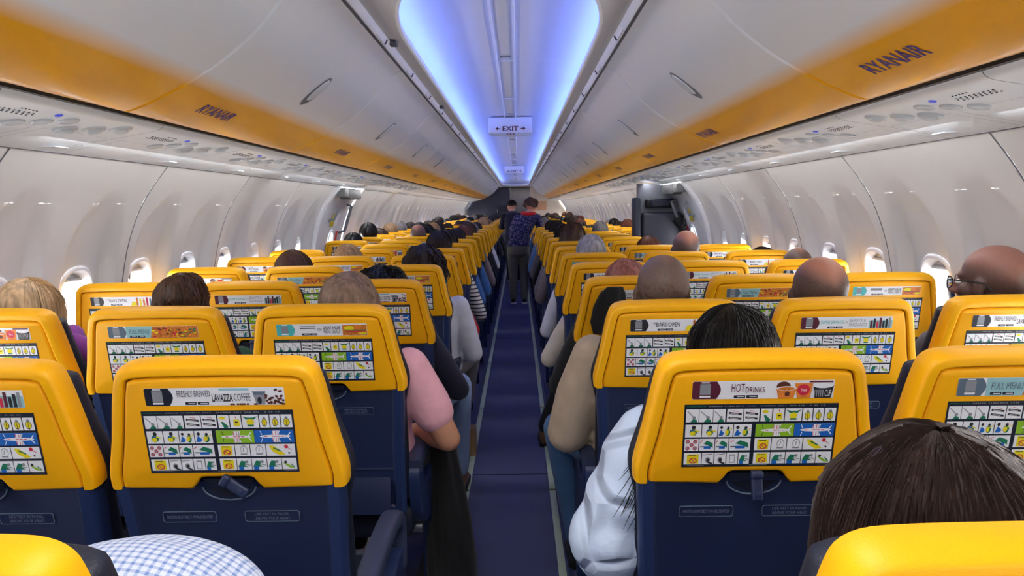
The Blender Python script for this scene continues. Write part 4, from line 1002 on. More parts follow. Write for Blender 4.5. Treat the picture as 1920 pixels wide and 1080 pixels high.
def spine_rings(P):
    """P: (center, rx, ry) -> lofted torso with rounded ends"""
    R = []
    for c, rx, ry in P: R.append([(c[0] + rx * math.copysign(abs(math.cos(a)) ** .85, math.cos(a)), c[1] + ry * math.copysign(abs(math.sin(a)) ** .85, math.sin(a)), c[2]) for a in [2 * PI * k / 28 for k in range(28)]])
    return R
DEF = dict(lean=0., fwd=0., turn=0., nod=0., eL=(-.235, .30, .66), eR=(.235, .30, .66), wL=(-.12, .49, .60), wR=(.12, .49, .60), kL=(-.115, .715, .53), kR=(.115, .715, .53),
           aL=(-.12, .69, .085), aR=(.12, .69, .085), bulk=1.0, sleeve='long', puff=0., head=1.0, top=0., bent=0, arm=1.)
_pc = {}
def person_meshes(pose, fine):
    key = (tuple(sorted((k, str(v)) for k, v in pose.items())), fine)
    if key in _pc: return _pc[key]
    p = dict(DEF); p.update(pose); lx, fy, B = p['lean'], p['fwd'], p['bulk']
    vox = .0062 if fine else .012
    hd = Vector((lx, HC.y + fy * 1.2, HC.z - abs(lx) * .15 - fy * .35)); ch = Vector((lx * .55, .235 + fy * .6, .82)); shz = .945 - fy * .15
    if p['top']:
        dz = p['top'] - (.116 if p.get('sty') is None else .124 + THK[p['sty']] * .65) * p['head'] - hd.z
        hd.z += dz; shz += dz * .7; ch.z += dz * .4
    if p['bent']: hd = Vector((.02, .60, .60))
    HX = Matrix.Translation(hd) @ Matrix.Rotation(p['turn'], 4, 'Z') @ Matrix.Rotation(p['nod'], 4, 'X')
    body = MB(); add_head(body, HX, p['head'])
    nk = Vector((lx * .75, .215 + fy * .8, shz + .015)) if not p['bent'] else Vector((.02, .50, .72))
    body.chain([(nk, .062), (hd + Vector((0, -.02, -.05)), .054)], 16)
    tor = lambda g: [((0, .315, .46), .03, .03), ((0, .315, .475), (.135 + g) * B, (.10 + g) * B), ((0, .32, .55), (.165 + g) * B, (.125 + g) * B), ((lx * .2, .28 + fy * .2, .67), (.150 + g) * B, (.115 + g) * B), (ch, (.160 + g) * B, (.110 + g) * B), ((lx * .7, .225 + fy * .75, .90), (.165 + g) * B, (.095 + g)), ((lx * .72, .21 + fy * .8, shz + .01), (.125 + g), (.075 + g)), ((lx * .74, .207 + fy * .8, shz + .05 + g * .3), (.070 + g * .6), (.058 + g * .6)), ((lx * .74, .207 + fy * .8, shz + .055 + g * .3), .03, .03)]
    def torso(mb, g):
        if not p['bent']: mb.loft(spine_rings(tor(g)), 0, True, True, True); return
        for c, r3 in (((0, .32, .55), (.165, .125, .10)), ((.0, .31, .66), (.16, .12, .12)), ((.01, .34, .76), (.165, .12, .12)), ((.02, .39, .83), (.16, .12, .10)), ((.03, .44, .82), (.165, .10, .095)), ((.03, .48, .76), (.12, .09, .08))):
            mb.ell(c, tuple(v + g for v in r3), 24, 16)
    torso(body, -.012)
    shL = Vector((lx * .7 - .165 * B, .225 + fy * .7, shz - .03)); shR = Vector((lx * .7 + .165 * B, .225 + fy * .7, shz - .03))
    if p['bent']: shL = Vector((-.12, .44, .79)); shR = Vector((.165, .42, .80))
    A = {'L': (shL, Vector(p['eL']), Vector(p['wL'])), 'R': (shR, Vector(p['eR']), Vector(p['wR']))}
    for s, k in ((-1, 'L'), (1, 'R')):
        sh, el, wr = A[k]
        am = min(1.2, p['arm']); body.chain([(sh, .048 * am), (sh.lerp(el, .5), .044 * am), (el, .036 * am), (el.lerp(wr, .35), .036 * am), (wr, .024)], 14)
        d = (wr - el).normalized(); hand(body, wr - d * .01, d + Vector((0, 0, -.25)), (0, .05, -1), -s, .35, .0085 if fine else .010)
        hip = Vector((s * .085, .33, .535)); kn = Vector(p['k' + k]); an = Vector(p['a' + k])
        body.chain([(hip, .085), (hip.lerp(kn, .5), .066), (kn, .050), (kn.lerp(an, .35), .048), (an, .034)], 14)
        body.chain([(an, .034), (an + Vector((0, .07, -.04)), .030), (an + Vector((0, .14, -.055)), .024)], 12)
    shirt = MB(); g = .010 + p['puff'] * .5
    torso(shirt, g)
    for k in 'LR':
        sh, el, wr = A[k]; mid = sh.lerp(el, .5); cf = wr.lerp(el, .12); pf = p['puff']
        am = p['arm']
        if p['sleeve'] == 'short': e2 = sh.lerp(el, .62); shirt.chain([(sh, .056 * min(am, 1.15)), (mid, .060 * am), (e2, .058 * am)], 16)
        elif pf > 0:
            q = []
            for i in range(11):
                t = i / 10; c = sh.lerp(el, t / .55) if t < .55 else el.lerp(cf, (t - .55) / .45)
                q.append((c, .062 + pf * (1.0 if i % 2 else .72) * (1 - .3 * t)))
            shirt.chain(q, 20)
        else: shirt.chain([(sh, .056 * min(am, 1.15)), (mid, .057 * am), (el, .050 * am), (el.lerp(wr, .4), .047 * am), (cf, .036)], 16)
    tr = MB(); shoes = []
    tr.ell((0, .33, .53), (.175 * B, .14, .085), 20, 12)
    for s, k in ((-1, 'L'), (1, 'R')):
        hip = Vector((s * .085, .33, .535)); kn = Vector(p['k' + k]); an = Vector(p['a' + k]) + Vector((0, 0, .03))
        tr.chain([(hip, .093), (hip.lerp(kn, .5), .077), (kn, .063), (kn.lerp(an, .4), .058), (an, .048)], 16)
        sh = MB(); a2 = Vector(p['a' + k]); R = []
        for y, w, z0, z1 in ((-.055, .012, .02, .06), (-.05, .030, .004, .075), (-.02, .036, .0, .10), (.03, .038, .0, .098), (.08, .042, .0, .070), (.13, .044, .0, .052), (.175, .034, .004, .040), (.19, .014, .012, .03)):
            R.append([(a2.x + w * math.cos(t), a2.y + y, a2.z - .085 + (z0 + z1) / 2 + (z1 - z0) / 2 * math.sin(t)) for t in [2 * PI * j / 18 for j in range(18)]])
        sh.loft(R, 0, True, True, True)
        so = MB(); R = []
        for y, w in ((-.058, .022), (-.045, .038), (.03, .041), (.10, .047), (.15, .046), (.188, .026)): R.append([(a2.x + w * cx, a2.y + y, a2.z - .085 + cz) for cx, cz in ((-1, .001), (1, .001), (1, .022), (-1, .022))])
        so.loft(R, 0, True, True, True)
        shoes.append((sh.mesh('shoe', [m_black], 50), so.mesh('sole', [m_white], 50)))
    D = dict(body=remesh(body, vox, 3), shirt=remesh(shirt, .009 if fine else .016, 3 if p['puff'] == 0 else 1), trousers=remesh(tr, .010 if fine else .018, 3), shoes=shoes, HX=HX @ Matrix.Scale(p['head'], 4))
    for k, m in (('body', m_skin['fair']), ('shirt', m_white), ('trousers', m_navy)): D[k].materials.append(m)
    e = MB(); ir = MB(); lp = MB()
    D['eyes'] = []
    for s in (-1, 1):
        e = MB(); e.ell((s * .030, .081, .003), (.0125, .010, .009), 12, 8, 0, D['HX']); e.ell((s * .030, .0895, .003), (.0055, .003, .0055), 10, 6, 1, D['HX']); D['eyes'].append(e.mesh('eye', [m_eye, m_iris], 50))
    lp.ell((0, .098, -.0565), (.021, .006, .008), 14, 8, 0, D['HX']); D['lips'] = lp.mesh('lips', [m_lip], 50)
    _pc[key] = D; return D

_hc = {}
THK = {'short': .006, 'long': .009, 'bob': .010, 'curly': .040, 'thin': .003, 'messy': .026, 'big': .022}
def hair_mesh(style, seed, n, rng=None):
    k = (style, seed, n, rng)
    if k in _hc: return _hc[k]
    r = random.Random(seed); mb = MB()
    c = Vector((0, -.010, .026)); a, b, cc = .081, .101, .092
    THK_ = {'short': (104, 54, 0, .006, .5), 'long': (95, 50, .24, .009, .35), 'bob': (98, 50, .09, .010, .35), 'curly': (102, 58, .045, .030, 3.0), 'thin': (104, 70, 0, .003, .3), 'messy': (100, 55, .03, .020, 1.6), 'big': (98, 50, .22, .024, 1.0)}
    P = THK_[style]
    endb, endf, drop, thick, wild = P
    def te(phi):     # angle from the crown at which the hair ends; phi = 0 is the face
        f = .5 + .5 * math.cos(phi); e = endb + (endf - endb) * sst(.62, .86, f)
        return math.radians(e + (14 if f < .35 and drop == 0 else 0))
    def pt(phi, t, lift):
        T = te(phi); f = .5 + .5 * math.cos(phi)
        dr = drop * (1 - sst(.60, .80, f)); tot = T * .1 + dr; ts = T * .1 / tot
        if t <= ts or dr < 1e-4:
            th = T * min(1, t / ts); k_ = thick * (.65 + .35 * math.sin(min(th, 1.4))) + lift
            return Vector((c.x + (a + k_) * math.sin(th) * math.sin(phi), c.y + (b + k_) * math.sin(th) * math.cos(phi), c.z + (cc + k_) * math.cos(th)))
        q = (t - ts) / (1 - ts); th = T; k_ = thick + lift
        p0 = Vector((c.x + (a + k_) * math.sin(th) * math.sin(phi), c.y + (b + k_) * math.sin(th) * math.cos(phi), c.z + (cc + k_) * math.cos(th)))
        return p0 + Vector((math.sin(phi) * (.012 * math.sin(q * PI) - .006 * q), math.cos(phi) * .010 * math.sin(q * PI) - (.012 * q), -dr * q))
    NP, NT = 48, 14
    def seatclamp(p):
        if drop > 0 and p.z < .03: p.y = max(p.y, -.121 + max(0, -p.z) * .19)
        return p
    def wob(p, amp): return seatclamp(p) + Vector((noise.noise(p * 22 + Vector((seed, 0, 0))), noise.noise(p * 22 + Vector((0, seed + 9, 0))), noise.noise(p * 22 + Vector((5, 0, seed))))) * amp
    wa = {'curly': .022, 'messy': .012}.get(style, .003)
    if rng is None: mb.loft([[wob(pt(2 * PI * j / NP, max(.02, i / NT), -.002), wa) for j in range(NP)] for i in range(NT + 1)], 0, True, True, True)
    for _ in range(n):
        phi = r.uniform(*(rng or (0, 2 * PI))); t0 = r.uniform(.0, .45) * r.random(); t1 = min(1.03, t0 + r.uniform(.45, .9)) if drop < .05 else r.uniform(.85, 1.05)
        lift = r.uniform(-.001, .004) + (.006 * r.random() if wild > 1 else 0); dphi = r.gauss(0, .10 * wild); m_ = 9; pts = []
        for i in range(m_ + 1):
            t = t0 + (t1 - t0) * i / m_; q = pt(phi + dphi * (i / m_), max(.03, t), lift); q = wob(q, wa * 1.15)
            if style in ('curly', 'messy'): q = q + Vector((math.sin(i * 2.2 + phi * 9), math.cos(i * 1.9 + phi * 7), math.sin(i * 2.5))) * (.004 if style == 'curly' else .002)
            pts.append(q)
        pts = [seatclamp(q) for q in pts]; w = r.uniform(.0010, .0022)
        mb.tube(pts, [w * (1 if i < m_ else .3) for i in range(m_ + 1)], 3, 0, False)
    me = mb.mesh('hair', [H['black']], 60, recalc=False); _hc[k] = me; return me

def person(loc, label, pose, skin, hair, haircol, shirt, trousers, shoe=None, group=None, fine=True, nstr=500, seed=1, sole=None, full=True):
    D = person_meshes(pose, fine)
    o = root('person', loc, label, 'person', group)
    ob('body', D['body'], o, [skin])
    s_ = ob('shirt', D['shirt'], o, [shirt])
    if full:
        ob('trousers', D['trousers'], o, [trousers])
        for a_, b_ in D['shoes']: q = ob('shoe', a_, o, [shoe or m_black]); ob('sole', b_, q, [sole or m_black])
        for e in D['eyes']: ob('eye', e, o)
        ob('lips', D['lips'], o)
    if hair:
        h = ob('hair', hair_mesh(hair, seed, nstr), o, [H[haircol]]); h.matrix_local = D['HX']
    return o
def streaks(o, D, style, col, n, seed, pa, pb, name='grey_streaks'):
    h = ob(name, hair_mesh(style, seed, n, (pa, pb)), o, [H[col]]); h['label'] = 'silver grey streaks in the dark hair'; h.matrix_local = D['HX']
def sp(side, r, col): s = -1 if side == 'left' else 1; return (s * SX[col], row_y(r), 0)
C_ = lambda n, rgb, **k: M('cloth_' + n, rgb, .85, var=.08, vs=20, bump=.5, bs=30, sheen=.1, **k)
c_pink = C_('pink', (240, 178, 190)); c_beige = C_('beige', (176, 158, 138)); c_puff = M('cloth_pale_puffer', (194, 210, 236), .5, var=.04, vs=8, bump=.6, bs=26)
nt = c_puff.node_tree; N_, L_ = nt.nodes, nt.links; w_ = N_.new('ShaderNodeTexVoronoi'); w_.feature = 'DISTANCE_TO_EDGE'; w_.inputs['Scale'].default_value = 7.5; w_.inputs['Randomness'].default_value = .6
tc = N_.new('ShaderNodeTexCoord'); L_.new(tc.outputs['Object'], w_.inputs['Vector']); r_ = N_.new('ShaderNodeMapRange'); r_.interpolation_type = 'SMOOTHSTEP'; r_.inputs['From Max'].default_value = .16; L_.new(w_.outputs[0], r_.inputs['Value'])
bp = N_.new('ShaderNodeBump'); bp.inputs['Strength'].default_value = .9; bp.inputs['Distance'].default_value = .02; L_.new(r_.outputs[0], bp.inputs['Height'])
old = N_['Principled BSDF'].inputs['Normal'].links[0].from_socket; L_.new(old, bp.inputs['Normal']); L_.new(bp.outputs[0], N_['Principled BSDF'].inputs['Normal'])
c_denim = C_('denim', (72, 110, 158)); c_ldenim = C_('light_denim', (128, 150, 190)); c_navy = C_('navy', (26, 28, 52)); c_black = C_('black', (11, 11, 14)); c_grey = C_('grey', (110, 106, 112)); c_white = C_('white', (214, 216, 226)); c_red = C_('red', (206, 22, 30))
c_blue = C_('blue', (70, 118, 180)); c_olive = C_('olive', (108, 106, 94)); c_taupe = C_('taupe', (138, 124, 124)); c_purple = C_('purple', (140, 60, 150)); c_teal = C_('turquoise', (20, 160, 190)); c_green = C_('green', (50, 96, 70)); c_cream = C_('cream', (216, 206, 190))
c_check = patt('cloth_blue_check', [(218, 226, 244), (120, 148, 204)], 'check', 26, thick=.66); c_stripe = patt('cloth_stripe', [(222, 218, 212), (30, 28, 34)], 'stripe', 11, thick=.70, distort=.4)
c_floral = patt('cloth_dark_floral', [(22, 34, 80), (150, 130, 170)], 'floral', 13, thick=.035); c_brownshoe = C_('brown_leather', (104, 68, 44))
sk_scab = stubble('skin_shaved', (172, 124, 106), (98, 86, 80), .12, scab=True); sk_ring = stubble('skin_grey_ring', (194, 134, 114), (84, 78, 76), .050); sk_ring2 = stubble('skin_balding', (188, 128, 106), (70, 62, 58), .045)
sk_dark = stubble('skin_shaved_brown', (146, 98, 84), (88, 66, 58), .05)

# --- named passengers near the camera
EO = (-.300, .27, .64)
p0_ = person(sp('right', 0, 'aisle'), 'person with dark brown grey-streaked hair in the foreground, behind the cropped seat bottom right', dict(top=1.15, sty='big', head=1.07), m_skin['fair'], 'big', 'darkbrown', c_black, c_black, nstr=2600, seed=3)
streaks(p0_, person_meshes(dict(top=1.15, sty='big', head=1.07), True), 'big', 'grey', 110, 33, PI * .45, PI * .85)
person(sp('left', 0, 'aisle'), 'person in a blue and white checked shirt leaning over, bottom left foreground', dict(bent=1, nod=-1.1, eR=(.22, .52, .60), eL=(-.18, .56, .60), wR=(.13, .58, .42), wL=(-.09, .58, .42)), m_skin['fair'], 'short', 'grey', c_check, c_ldenim)
p1_ = person(sp('right', 1, 'aisle'), 'person with long black hair in a pale puffer jacket beside the aisle on the right', dict(eL=(-.265, .21, .66), wL=(-.16, .42, .58), puff=.036, top=1.186, sty='long'), m_skin['fair'], 'long', 'black', c_puff, c_denim, nstr=1800, seed=4)
mb = MB(); r_h = random.Random(8)
for _ in range(34):
    a0 = r_h.uniform(-.155, -.10); b0 = r_h.uniform(-.265, -.20); zb = r_h.uniform(.70, .86)
    P = [Vector((a0 + (b0 - a0) * t ** .8, .150 - .045 * math.sin(t * PI * .8) + r_h.uniform(-.004, .004), 1.0 + (zb - 1.0) * t)) for t in [k / 8 for k in range(9)]]
    mb.tube(P, [.0011] * 8 + [.0004], 3, 0, False)
mb.build('loose_strands', H['black'], p1_, 0, recalc=False)
person(sp('right', 2, 'aisle'), 'shaven-headed person in a beige sweater and blue jeans, right of the aisle', dict(eL=(-.295, .26, .665), wL=(-.20, .50, .60), kL=(-.30, .66, .56), aL=(-.23, .70, .085), bulk=1.32, arm=1.35, head=1.04, top=1.242), sk_scab, None, None, c_beige, c_denim)
person(sp('right', 2, 'middle'), 'balding person with a grey hair ring in the second row, middle seat on the right', dict(head=1.04, top=1.229), sk_ring2, None, None, c_black, c_navy)
gl_p = person((1.53, row_y(2), 0), 'bald person wearing dark-rimmed glasses by the right window', dict(turn=.75, head=1.05, top=1.257), sk_dark, None, None, c_grey, c_navy)
person((-1.475, row_y(2), 0), 'person with blonde hair, purple scarf and striped top by the left window', dict(eR=(.27, .26, .64), top=1.198, sty='bob'), m_skin['fair'], 'bob', 'blonde', c_stripe, c_navy, nstr=1200, seed=6)
person(sp('left', 2, 'middle'), 'person with wavy brown hair in the second row, middle seat on the left', dict(head=.73, top=1.204, sty='messy'), m_skin['fair'], 'messy', 'brown', c_green, c_navy, nstr=1100, seed=7)
person((-.47, row_y(2), 0), 'person with long ash-blonde hair in a pink t-shirt, left of the aisle', dict(eR=(.295, .235, .655), wR=(.16, .46, .62), top=1.203, sty='long', arm=1.15, sleeve='short', aR=(.24, .80, .085), kR=(.20, .70, .53), bulk=1.08), m_skin['tan'], 'long', 'ash', c_pink, c_black, m_white, nstr=1800, seed=8, sole=m_white)
person(sp('left', 3, 'aisle'), 'person with dark curly hair and dark navy sleeve, third row left of the aisle', dict(eR=(.30, .28, .62), kR=(.27, .68, .54), aR=(.26, .72, .085), head=.95, top=1.165, sty='curly'), m_skin['brown'], 'curly', 'black', c_navy, c_ldenim, c_brownshoe, nstr=700, seed=9)
person((.50, row_y(3), 0), 'person with reddish rose-tinted hair in the third row, right of the aisle', dict(eL=(-.27, .26, .64), head=.97, top=1.18, sty='short'), m_skin['pink'], 'short', 'rose', c_black, c_black, nstr=900, seed=10)
person((-1.10, row_y(4), 0), 'person with smooth brown highlighted hair leaning between fourth-row seats, left', dict(top=1.195, sty='bob'), m_skin['fair'], 'bob', 'brown', c_cream, c_navy, nstr=900, seed=11)
person((-.42, row_y(4), 0), 'person with bushy dark brown hair in the fourth row, left of the aisle', dict(eR=(.235, .27, .63), kR=(.19, .7, .54), top=1.208, sty='curly', head=.95), m_skin['tan'], 'curly', 'darkbrown', c_white, c_grey, nstr=900, seed=12)
person((1.49, row_y(4), 0), 'person with a bald crown low in the fourth-row window seat, right', dict(head=.96, top=1.167), sk_ring2, None, None, c_grey, c_navy)
person(sp('right', 5, 'aisle'), 'grey-haired balding person in the fifth row, right of the aisle', dict(eL=(-.27, .26, .62), head=1.06, top=1.225, sty='thin'), stubble('skin_pink_crown', (212, 160, 150), (170, 168, 172), .055), 'thin', 'silver', c_white, c_ldenim, nstr=260, seed=13)
person((1.09, row_y(5), 0), 'person with a bare crown and cropped grey sides near the right exit', dict(head=1.06, top=1.24), sk_ring, None, None, c_black, c_navy)
person((1.56, row_y(5), 0), 'person with dark hair barely showing above the fifth-row window seat, right', dict(head=.95, top=1.135, sty='short'), m_skin['tan'], 'short', 'darkbrown', c_navy, c_navy, nstr=300)
person(sp('left', 5, 'middle'), 'person with fair blonde hair in the fifth row, left block', dict(head=.98, top=1.187, sty='bob'), m_skin['fair'], 'bob', 'blonde', c_blue, c_navy, nstr=500, seed=14)
person(sp('left', 5, 'aisle'), 'person in a red top in the fifth row beside the aisle, left', dict(eR=(.27, .24, .63), head=.9, top=1.10, sty='short'), m_skin['brown'], 'short', 'black', c_red, c_denim, nstr=300, seed=2)
person(sp('left', 6, 'aisle'), 'person with dark rounded hair in the sixth row, wearing stripes, left of the aisle', dict(eR=(.28, .28, .62), head=1.05, top=1.241, sty='short'), m_skin['tan'], 'short', 'darkbrown', c_stripe, c_denim, nstr=400, seed=15)
person(sp('right', 6, 'middle'), 'person with auburn hair just showing in the sixth row, right block', dict(head=.98, top=1.18, sty='short'), m_skin['fair'], 'short', 'auburn', c_grey, c_navy, nstr=300, seed=16)
# low companions whose sleeves and knees show at the aisle
person(sp('right', 4, 'aisle'), 'person in a cream top hidden behind the fourth-row aisle seat, right', dict(eL=(-.29, .25, .60), aL=(-.30, .66, .085), head=.90, top=1.08, sty='short', aR=(.1, .69, .085)), m_skin['tan'], 'short', 'darkbrown', c_cream, c_black, c_brownshoe, nstr=200)

# --- further rows: heads above the seats
arche = [dict(top=1.20, sty='short'), dict(head=1.04, top=1.23, sty='short'), dict(eR=(.27, .27, .62), top=1.215, sty='short'), dict(eL=(-.27, .27, .62), top=1.215, sty='short'), dict(lean=.03, head=.97, top=1.18, sty='short')]
STY = [('short', 'black', 'black-haired'), ('short', 'darkbrown', 'dark-brown-haired'), ('messy', 'brown', 'tousle-haired'), ('bob', 'darkbrown', 'bob-haired'), ('short', 'grey', 'grey-haired'), (None, None, 'balding'), ('bob', 'blonde', 'blonde-haired'), ('curly', 'black', 'curly-haired'), ('short', 'auburn', 'auburn-haired')]
TOPS = [(c_navy, 'navy'), (c_grey, 'grey'), (c_blue, 'blue'), (c_black, 'black'), (c_taupe, 'taupe'), (c_white, 'white'), (c_denim, 'denim')]
FIX = {('left', 7, 'aisle'): (3, 2), ('left', 8, 'window'): (0, 3), ('left', 9, 'window'): (0, 0), ('left', 10, 'window'): (2, 4), ('left', 9, 'middle'): (5, 1), ('left', 10, 'middle'): (7, 0), ('left', 9, 'aisle'): (8, 4), ('left', 8, 'aisle'): (1, 2),
       ('right', 7, 'aisle'): (2, 4), ('right', 9, 'aisle'): (1, 3), ('right', 10, 'middle'): (4, 3), ('right', 8, 'aisle'): (7, 1)}
rr = random.Random(21)
for r in range(6, NR):
    for side in ('left', 'right'):
        for col in ('aisle', 'middle', 'window'):
            if (side, r, col) not in SEATS or (r == 6 and col != 'window'): 
                continue
            if (side, r, col) in FIX: st, tp = FIX[(side, r, col)]
            elif r <= 8: continue
            else:
                if rr.random() > .78: continue
                st = rr.choice([0, 0, 1, 1, 1, 2, 3, 4, 5, 6, 7, 8]); tp = rr.randrange(len(TOPS))
            sty, colr, word = STY[st]; ap = 2 if (side == 'left' and col == 'aisle') else 3 if (side == 'right' and col == 'aisle') else rr.choice([0, 1, 4])
            if r <= 10: lb = '%s person in %s, %s row %s seat of the %s block' % (word, TOPS[tp][1], ORD[r], col, side); gr = 'passengers of the middle rows'
            else: lb = 'distant %s person in %s, %s seat of the %s block' % (word, TOPS[tp][1], col, side); gr = 'distant passengers, ' + lb[8:]
            x, y, z = sp(side, r, col)
            o = person((x + rr.uniform(-.03, .03), y, 0), lb, arche[ap], m_skin[rr.choice(['fair', 'tan', 'pink', 'brown'])] if sty else sk_ring, sty, colr, TOPS[tp][0], c_navy, group=gr, fine=False, nstr=140, seed=20 + st, full=(r < 14))
            k_ = rr.uniform(.97, 1.035); o.scale = (1, 1, k_)

# glasses of the passenger by the right window
def glasses(par, D):
    g = MB(); X = D['HX']
    for s in (-1, 1):
        P = [X @ Vector((s * (.033 + .025 * math.cos(t)), .108 - .004 * abs(math.cos(t)), .0 + .018 * math.sin(t))) for t in [2 * PI * k / 20 for k in range(21)]]
        g.tube(P, .0018, 6); g.tube([X @ Vector((s * .058, .104, .010)), X @ Vector((s * .084, .075, .012)), X @ Vector((s * .088, .0, .008)), X @ Vector((s * .086, -.02, -.012))], .0022, 6)
    g.tube([X @ Vector((-.009, .108, .005)), X @ Vector((0, .111, .008)), X @ Vector((.009, .108, .005))], .0018, 6)
    o = g.build('glasses', m_black, None, 50); o.location = par.location
    return tag(o, 'dark-rimmed glasses worn by the bald person at the right window', 'glasses')
glasses(gl_p, person_meshes(dict(turn=.75, head=1.05, top=1.257), True))
# purple scarf of the blonde passenger
mb = MB(); R = []
for i in range(25):
    a = 2 * PI * i / 24; c = Vector((.0 + .115 * math.cos(a), .21 + .095 * math.sin(a), .985 + .012 * math.sin(2 * a)))
    n_ = Vector((math.cos(a), math.sin(a), 0)); R.append([c + n_ * (.036 * math.cos(t)) + Vector((0, 0, .042 * math.sin(t) + .006 * math.sin(5 * a))) for t in [2 * PI * k / 12 for k in range(12)]])
mb.loft(R, 0, True); mb.chain([((.13, .20, .97), .05), ((.20, .22, .93), .055), ((.24, .24, .86), .04)], 14)
o = mb.build('scarf', c_purple, None, 60); o.location = (-1.475, row_y(2), 0); tag(o, 'purple scarf round the blonde passenger at the left window', 'scarf')

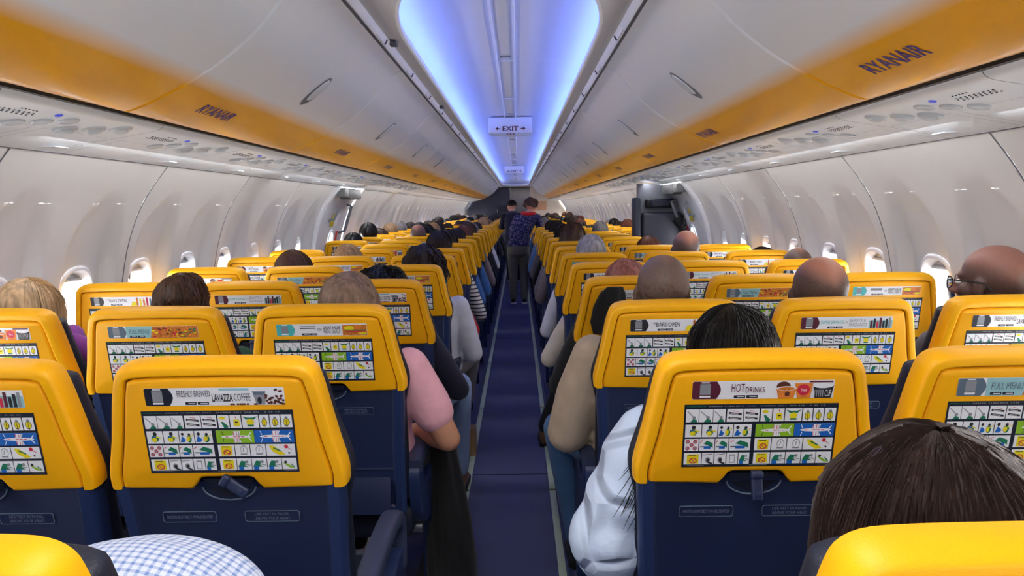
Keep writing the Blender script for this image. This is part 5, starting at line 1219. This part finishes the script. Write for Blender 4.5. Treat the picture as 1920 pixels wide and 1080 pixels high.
# --- standing woman and the crew member beyond her
def standing(loc, label, hairc, sty, top, trous, collar, turn, bend, seed, rz=0, sc=1.0):
    o = root('person', loc, label, 'person', None, rz)
    b = MB(); lean = bend
    hip = Vector((0, 0, .92)); wa = Vector((lean * .15, .0, 1.06)); chv = Vector((lean * .55, .02, 1.26)); nk = Vector((lean * .95, .03, 1.42)); hd = Vector((lean * 1.25, .05, 1.52))
    HX = Matrix.Translation(hd) @ Matrix.Rotation(turn, 4, 'Z') @ Matrix.Rotation(-.35, 4, 'X'); add_head(b, HX)
    b.chain([(nk, .055), (hd + Vector((0, -.01, -.06)), .052)], 16)
    tor = lambda g: [((0, 0, .80), .05, .05), ((0, 0, .82), .15 + g, .11 + g), ((hip.x, hip.y, .92), .172 + g, .125 + g), ((wa.x, wa.y, wa.z), .15 + g, .115 + g), ((chv.x, chv.y, chv.z), .168 + g, .12 + g), ((nk.x * .9, nk.y - .01, 1.36), .150 + g, .095 + g), ((nk.x, nk.y, 1.41), .08 + g, .065 + g), ((nk.x, nk.y, 1.43), .05, .05)]
    b.loft(spine_rings(tor(-.012)), 0, True, True, True); arms = []
    for s in (-1, 1):
        sh = Vector((nk.x * .9 + s * .165, 0, 1.34)); el = Vector((lean * .7 + s * .235, .07, 1.10)); wr = Vector((lean * .8 + s * .17, .27, 1.08)); arms.append((sh, el, wr))
        b.chain([(sh, .046), (el, .036), (wr, .024)], 14); hand(b, wr, (wr - el).normalized(), (-s, 0, -.3), -s, .5)
        lg = [(Vector((s * .085, 0, .86)), .085), (Vector((s * .085, .02, .50)), .052), (Vector((s * .085, -.03, .10)), .034)]; b.chain(lg, 14); b.chain([(Vector((s * .085, -.03, .08)), .034), (Vector((s * .09, .12, .035)), .026)], 12)
    me = remesh(b, .0075, 3); me.materials.append(m_skin['pink']); ob('body', me, o)
    sh_ = MB(); sh_.loft(spine_rings(tor(.012)), 0, True, True, True)
    for sh, el, wr in arms: sh_.chain([(sh, .058), (el, .05), (wr.lerp(el, .2), .042)], 16)
    me = remesh(sh_, .010, 3); me.materials.append(top); ob('blouse', me, o)
    tr = MB(); tr.loft(spine_rings([((0, 0, .74), .10, .08), ((0, 0, .78), .175, .13), ((0, 0, .90), .180, .137), ((0, 0, .97), .165, .128), ((0, 0, .985), .10, .08)]), 0, True, True, True)
    for s in (-1, 1): tr.chain([(Vector((s * .088, 0, .82)), .095), (Vector((s * .088, .02, .50)), .073), (Vector((s * .085, -.03, .12)), .060)], 16)
    me = remesh(tr, .011, 3); me.materials.append(trous); ob('trousers', me, o)
    for s in (-1, 1):
        k = MB(); R = []
        for y, w, z1 in ((-.09, .022, .07), (-.06, .038, .085), (0, .042, .08), (.08, .046, .055), (.14, .036, .042), (.16, .012, .03)): R.append([(s * .088 + w * math.cos(t), y, .022 + (z1 - .022) * max(0, math.sin(t)) + .004 * math.sin(t)) for t in [2 * PI * j / 18 for j in range(18)]])
        k.loft(R, 0, True, True, True); q = k.build('shoe', m_black, o, 50)
        k = MB(); R = []
        for y, w in ((-.095, .026), (-.06, .042), (.08, .050), (.14, .042), (.165, .016)): R.append([(s * .088 + w * cx, y, cz) for cx, cz in ((-1, .001), (1, .001), (1, .026), (-1, .026))])
        k.loft(R, 0, True, True, True); k.build('sole', m_white, q, 50)
    if collar:
        k = MB(); R = []
        for i in range(25):
            a = 2 * PI * i / 24; c = Vector((nk.x + .085 * math.cos(a), nk.y - .005 + .075 * math.sin(a), 1.415 + .01 * math.sin(a))); nn = Vector((math.cos(a), math.sin(a), 0))
            R.append([c + nn * (.032 * math.cos(t)) + Vector((0, 0, .030 * math.sin(t))) for t in [2 * PI * j / 10 for j in range(10)]])
        k.loft(R, 0, True); k.build('scarf_collar', collar, o, 60)
    for s in (-1, 1):
        e = MB(); e.ell((s * .030, .081, .003), (.0125, .010, .009), 12, 8, 0, HX); e.ell((s * .030, .0895, .003), (.0055, .003, .0055), 10, 6, 1, HX); e.build('eye', [m_eye, m_iris], o, 50)
    k = MB(); k.ell((0, .098, -.0565), (.021, .006, .008), 14, 8, 0, HX); k.build('lips', m_lip, o, 50)
    h = ob('hair', hair_mesh(sty, seed, 500), o, [H[hairc]]); h.matrix_local = HX
    o.scale = (sc, sc, sc)
    return o
standing((.06, 10.85, 0), 'person standing in the aisle in a dark floral blouse, red collar and olive trousers', 'brown', 'messy', c_floral, c_olive, c_red, -.9, .17, 31, sc=.925)
standing((-.03, 14.2, 0), 'person standing further down the aisle behind the floral blouse, dark hair', 'darkbrown', 'short', c_navy, c_navy, None, .9, -.02, 32, sc=.935)

# --- loose things by the aisle
def cloth_drape(name, mat, P, label, cat, seed=1):
    """P: list of rings (centre, rx, ry) of a hanging coat or bag"""
    mb = MB(); R = []
    for i, (c, rx, ry) in enumerate(P):
        ring = []
        for k in range(32):
            a = 2 * PI * k / 32; w = 1 + .10 * math.sin(5 * a + i * .6 + seed) + .05 * math.sin(9 * a - i)
            ring.append((c[0] + rx * w * math.cos(a), c[1] + ry * w * math.sin(a), c[2]))
        R.append(ring)
    mb.loft(R, 0, True, True, True); o = mb.build(name, mat, None, 60); return tag(o, label, cat)
y1 = row_y(1)
cloth_drape('coat', c_black, [((-.232, 2.63, .60), .022, .06), ((-.225, 2.63, .54), .045, .08), ((-.215, 2.62, .42), .060, .10), ((-.205, 2.62, .28), .072, .115), ((-.195, 2.61, .12), .085, .13), ((-.190, 2.61, .01), .090, .135)],
            'black coat hanging down to the floor beside the left aisle seats', 'coat')
cloth_drape('coat', c_black, [((.425, row_y(3) - .03, 1.085), .030, .018), ((.415, row_y(3) - .03, 1.06), .048, .026), ((.405, row_y(3) - .025, 1.01), .058, .03), ((.40, row_y(3) - .012, .95), .060, .034), ((.40, row_y(3) + .0, .90), .05, .03)],
            'black hooded jacket hung on the third-row seat, right of the aisle', 'jacket', 2)
mb = MB(); mb.box((0, 0, .08), (.055, .10, .16), bev=.004); r = mb.build('paper_bag', M('kraft_paper', (150, 116, 84), .8, var=.1, bump=.3, bs=40), None); r.location = (-.222, 4.12, 0); tag(r, 'small brown paper bag on the floor by the left aisle', 'bag')
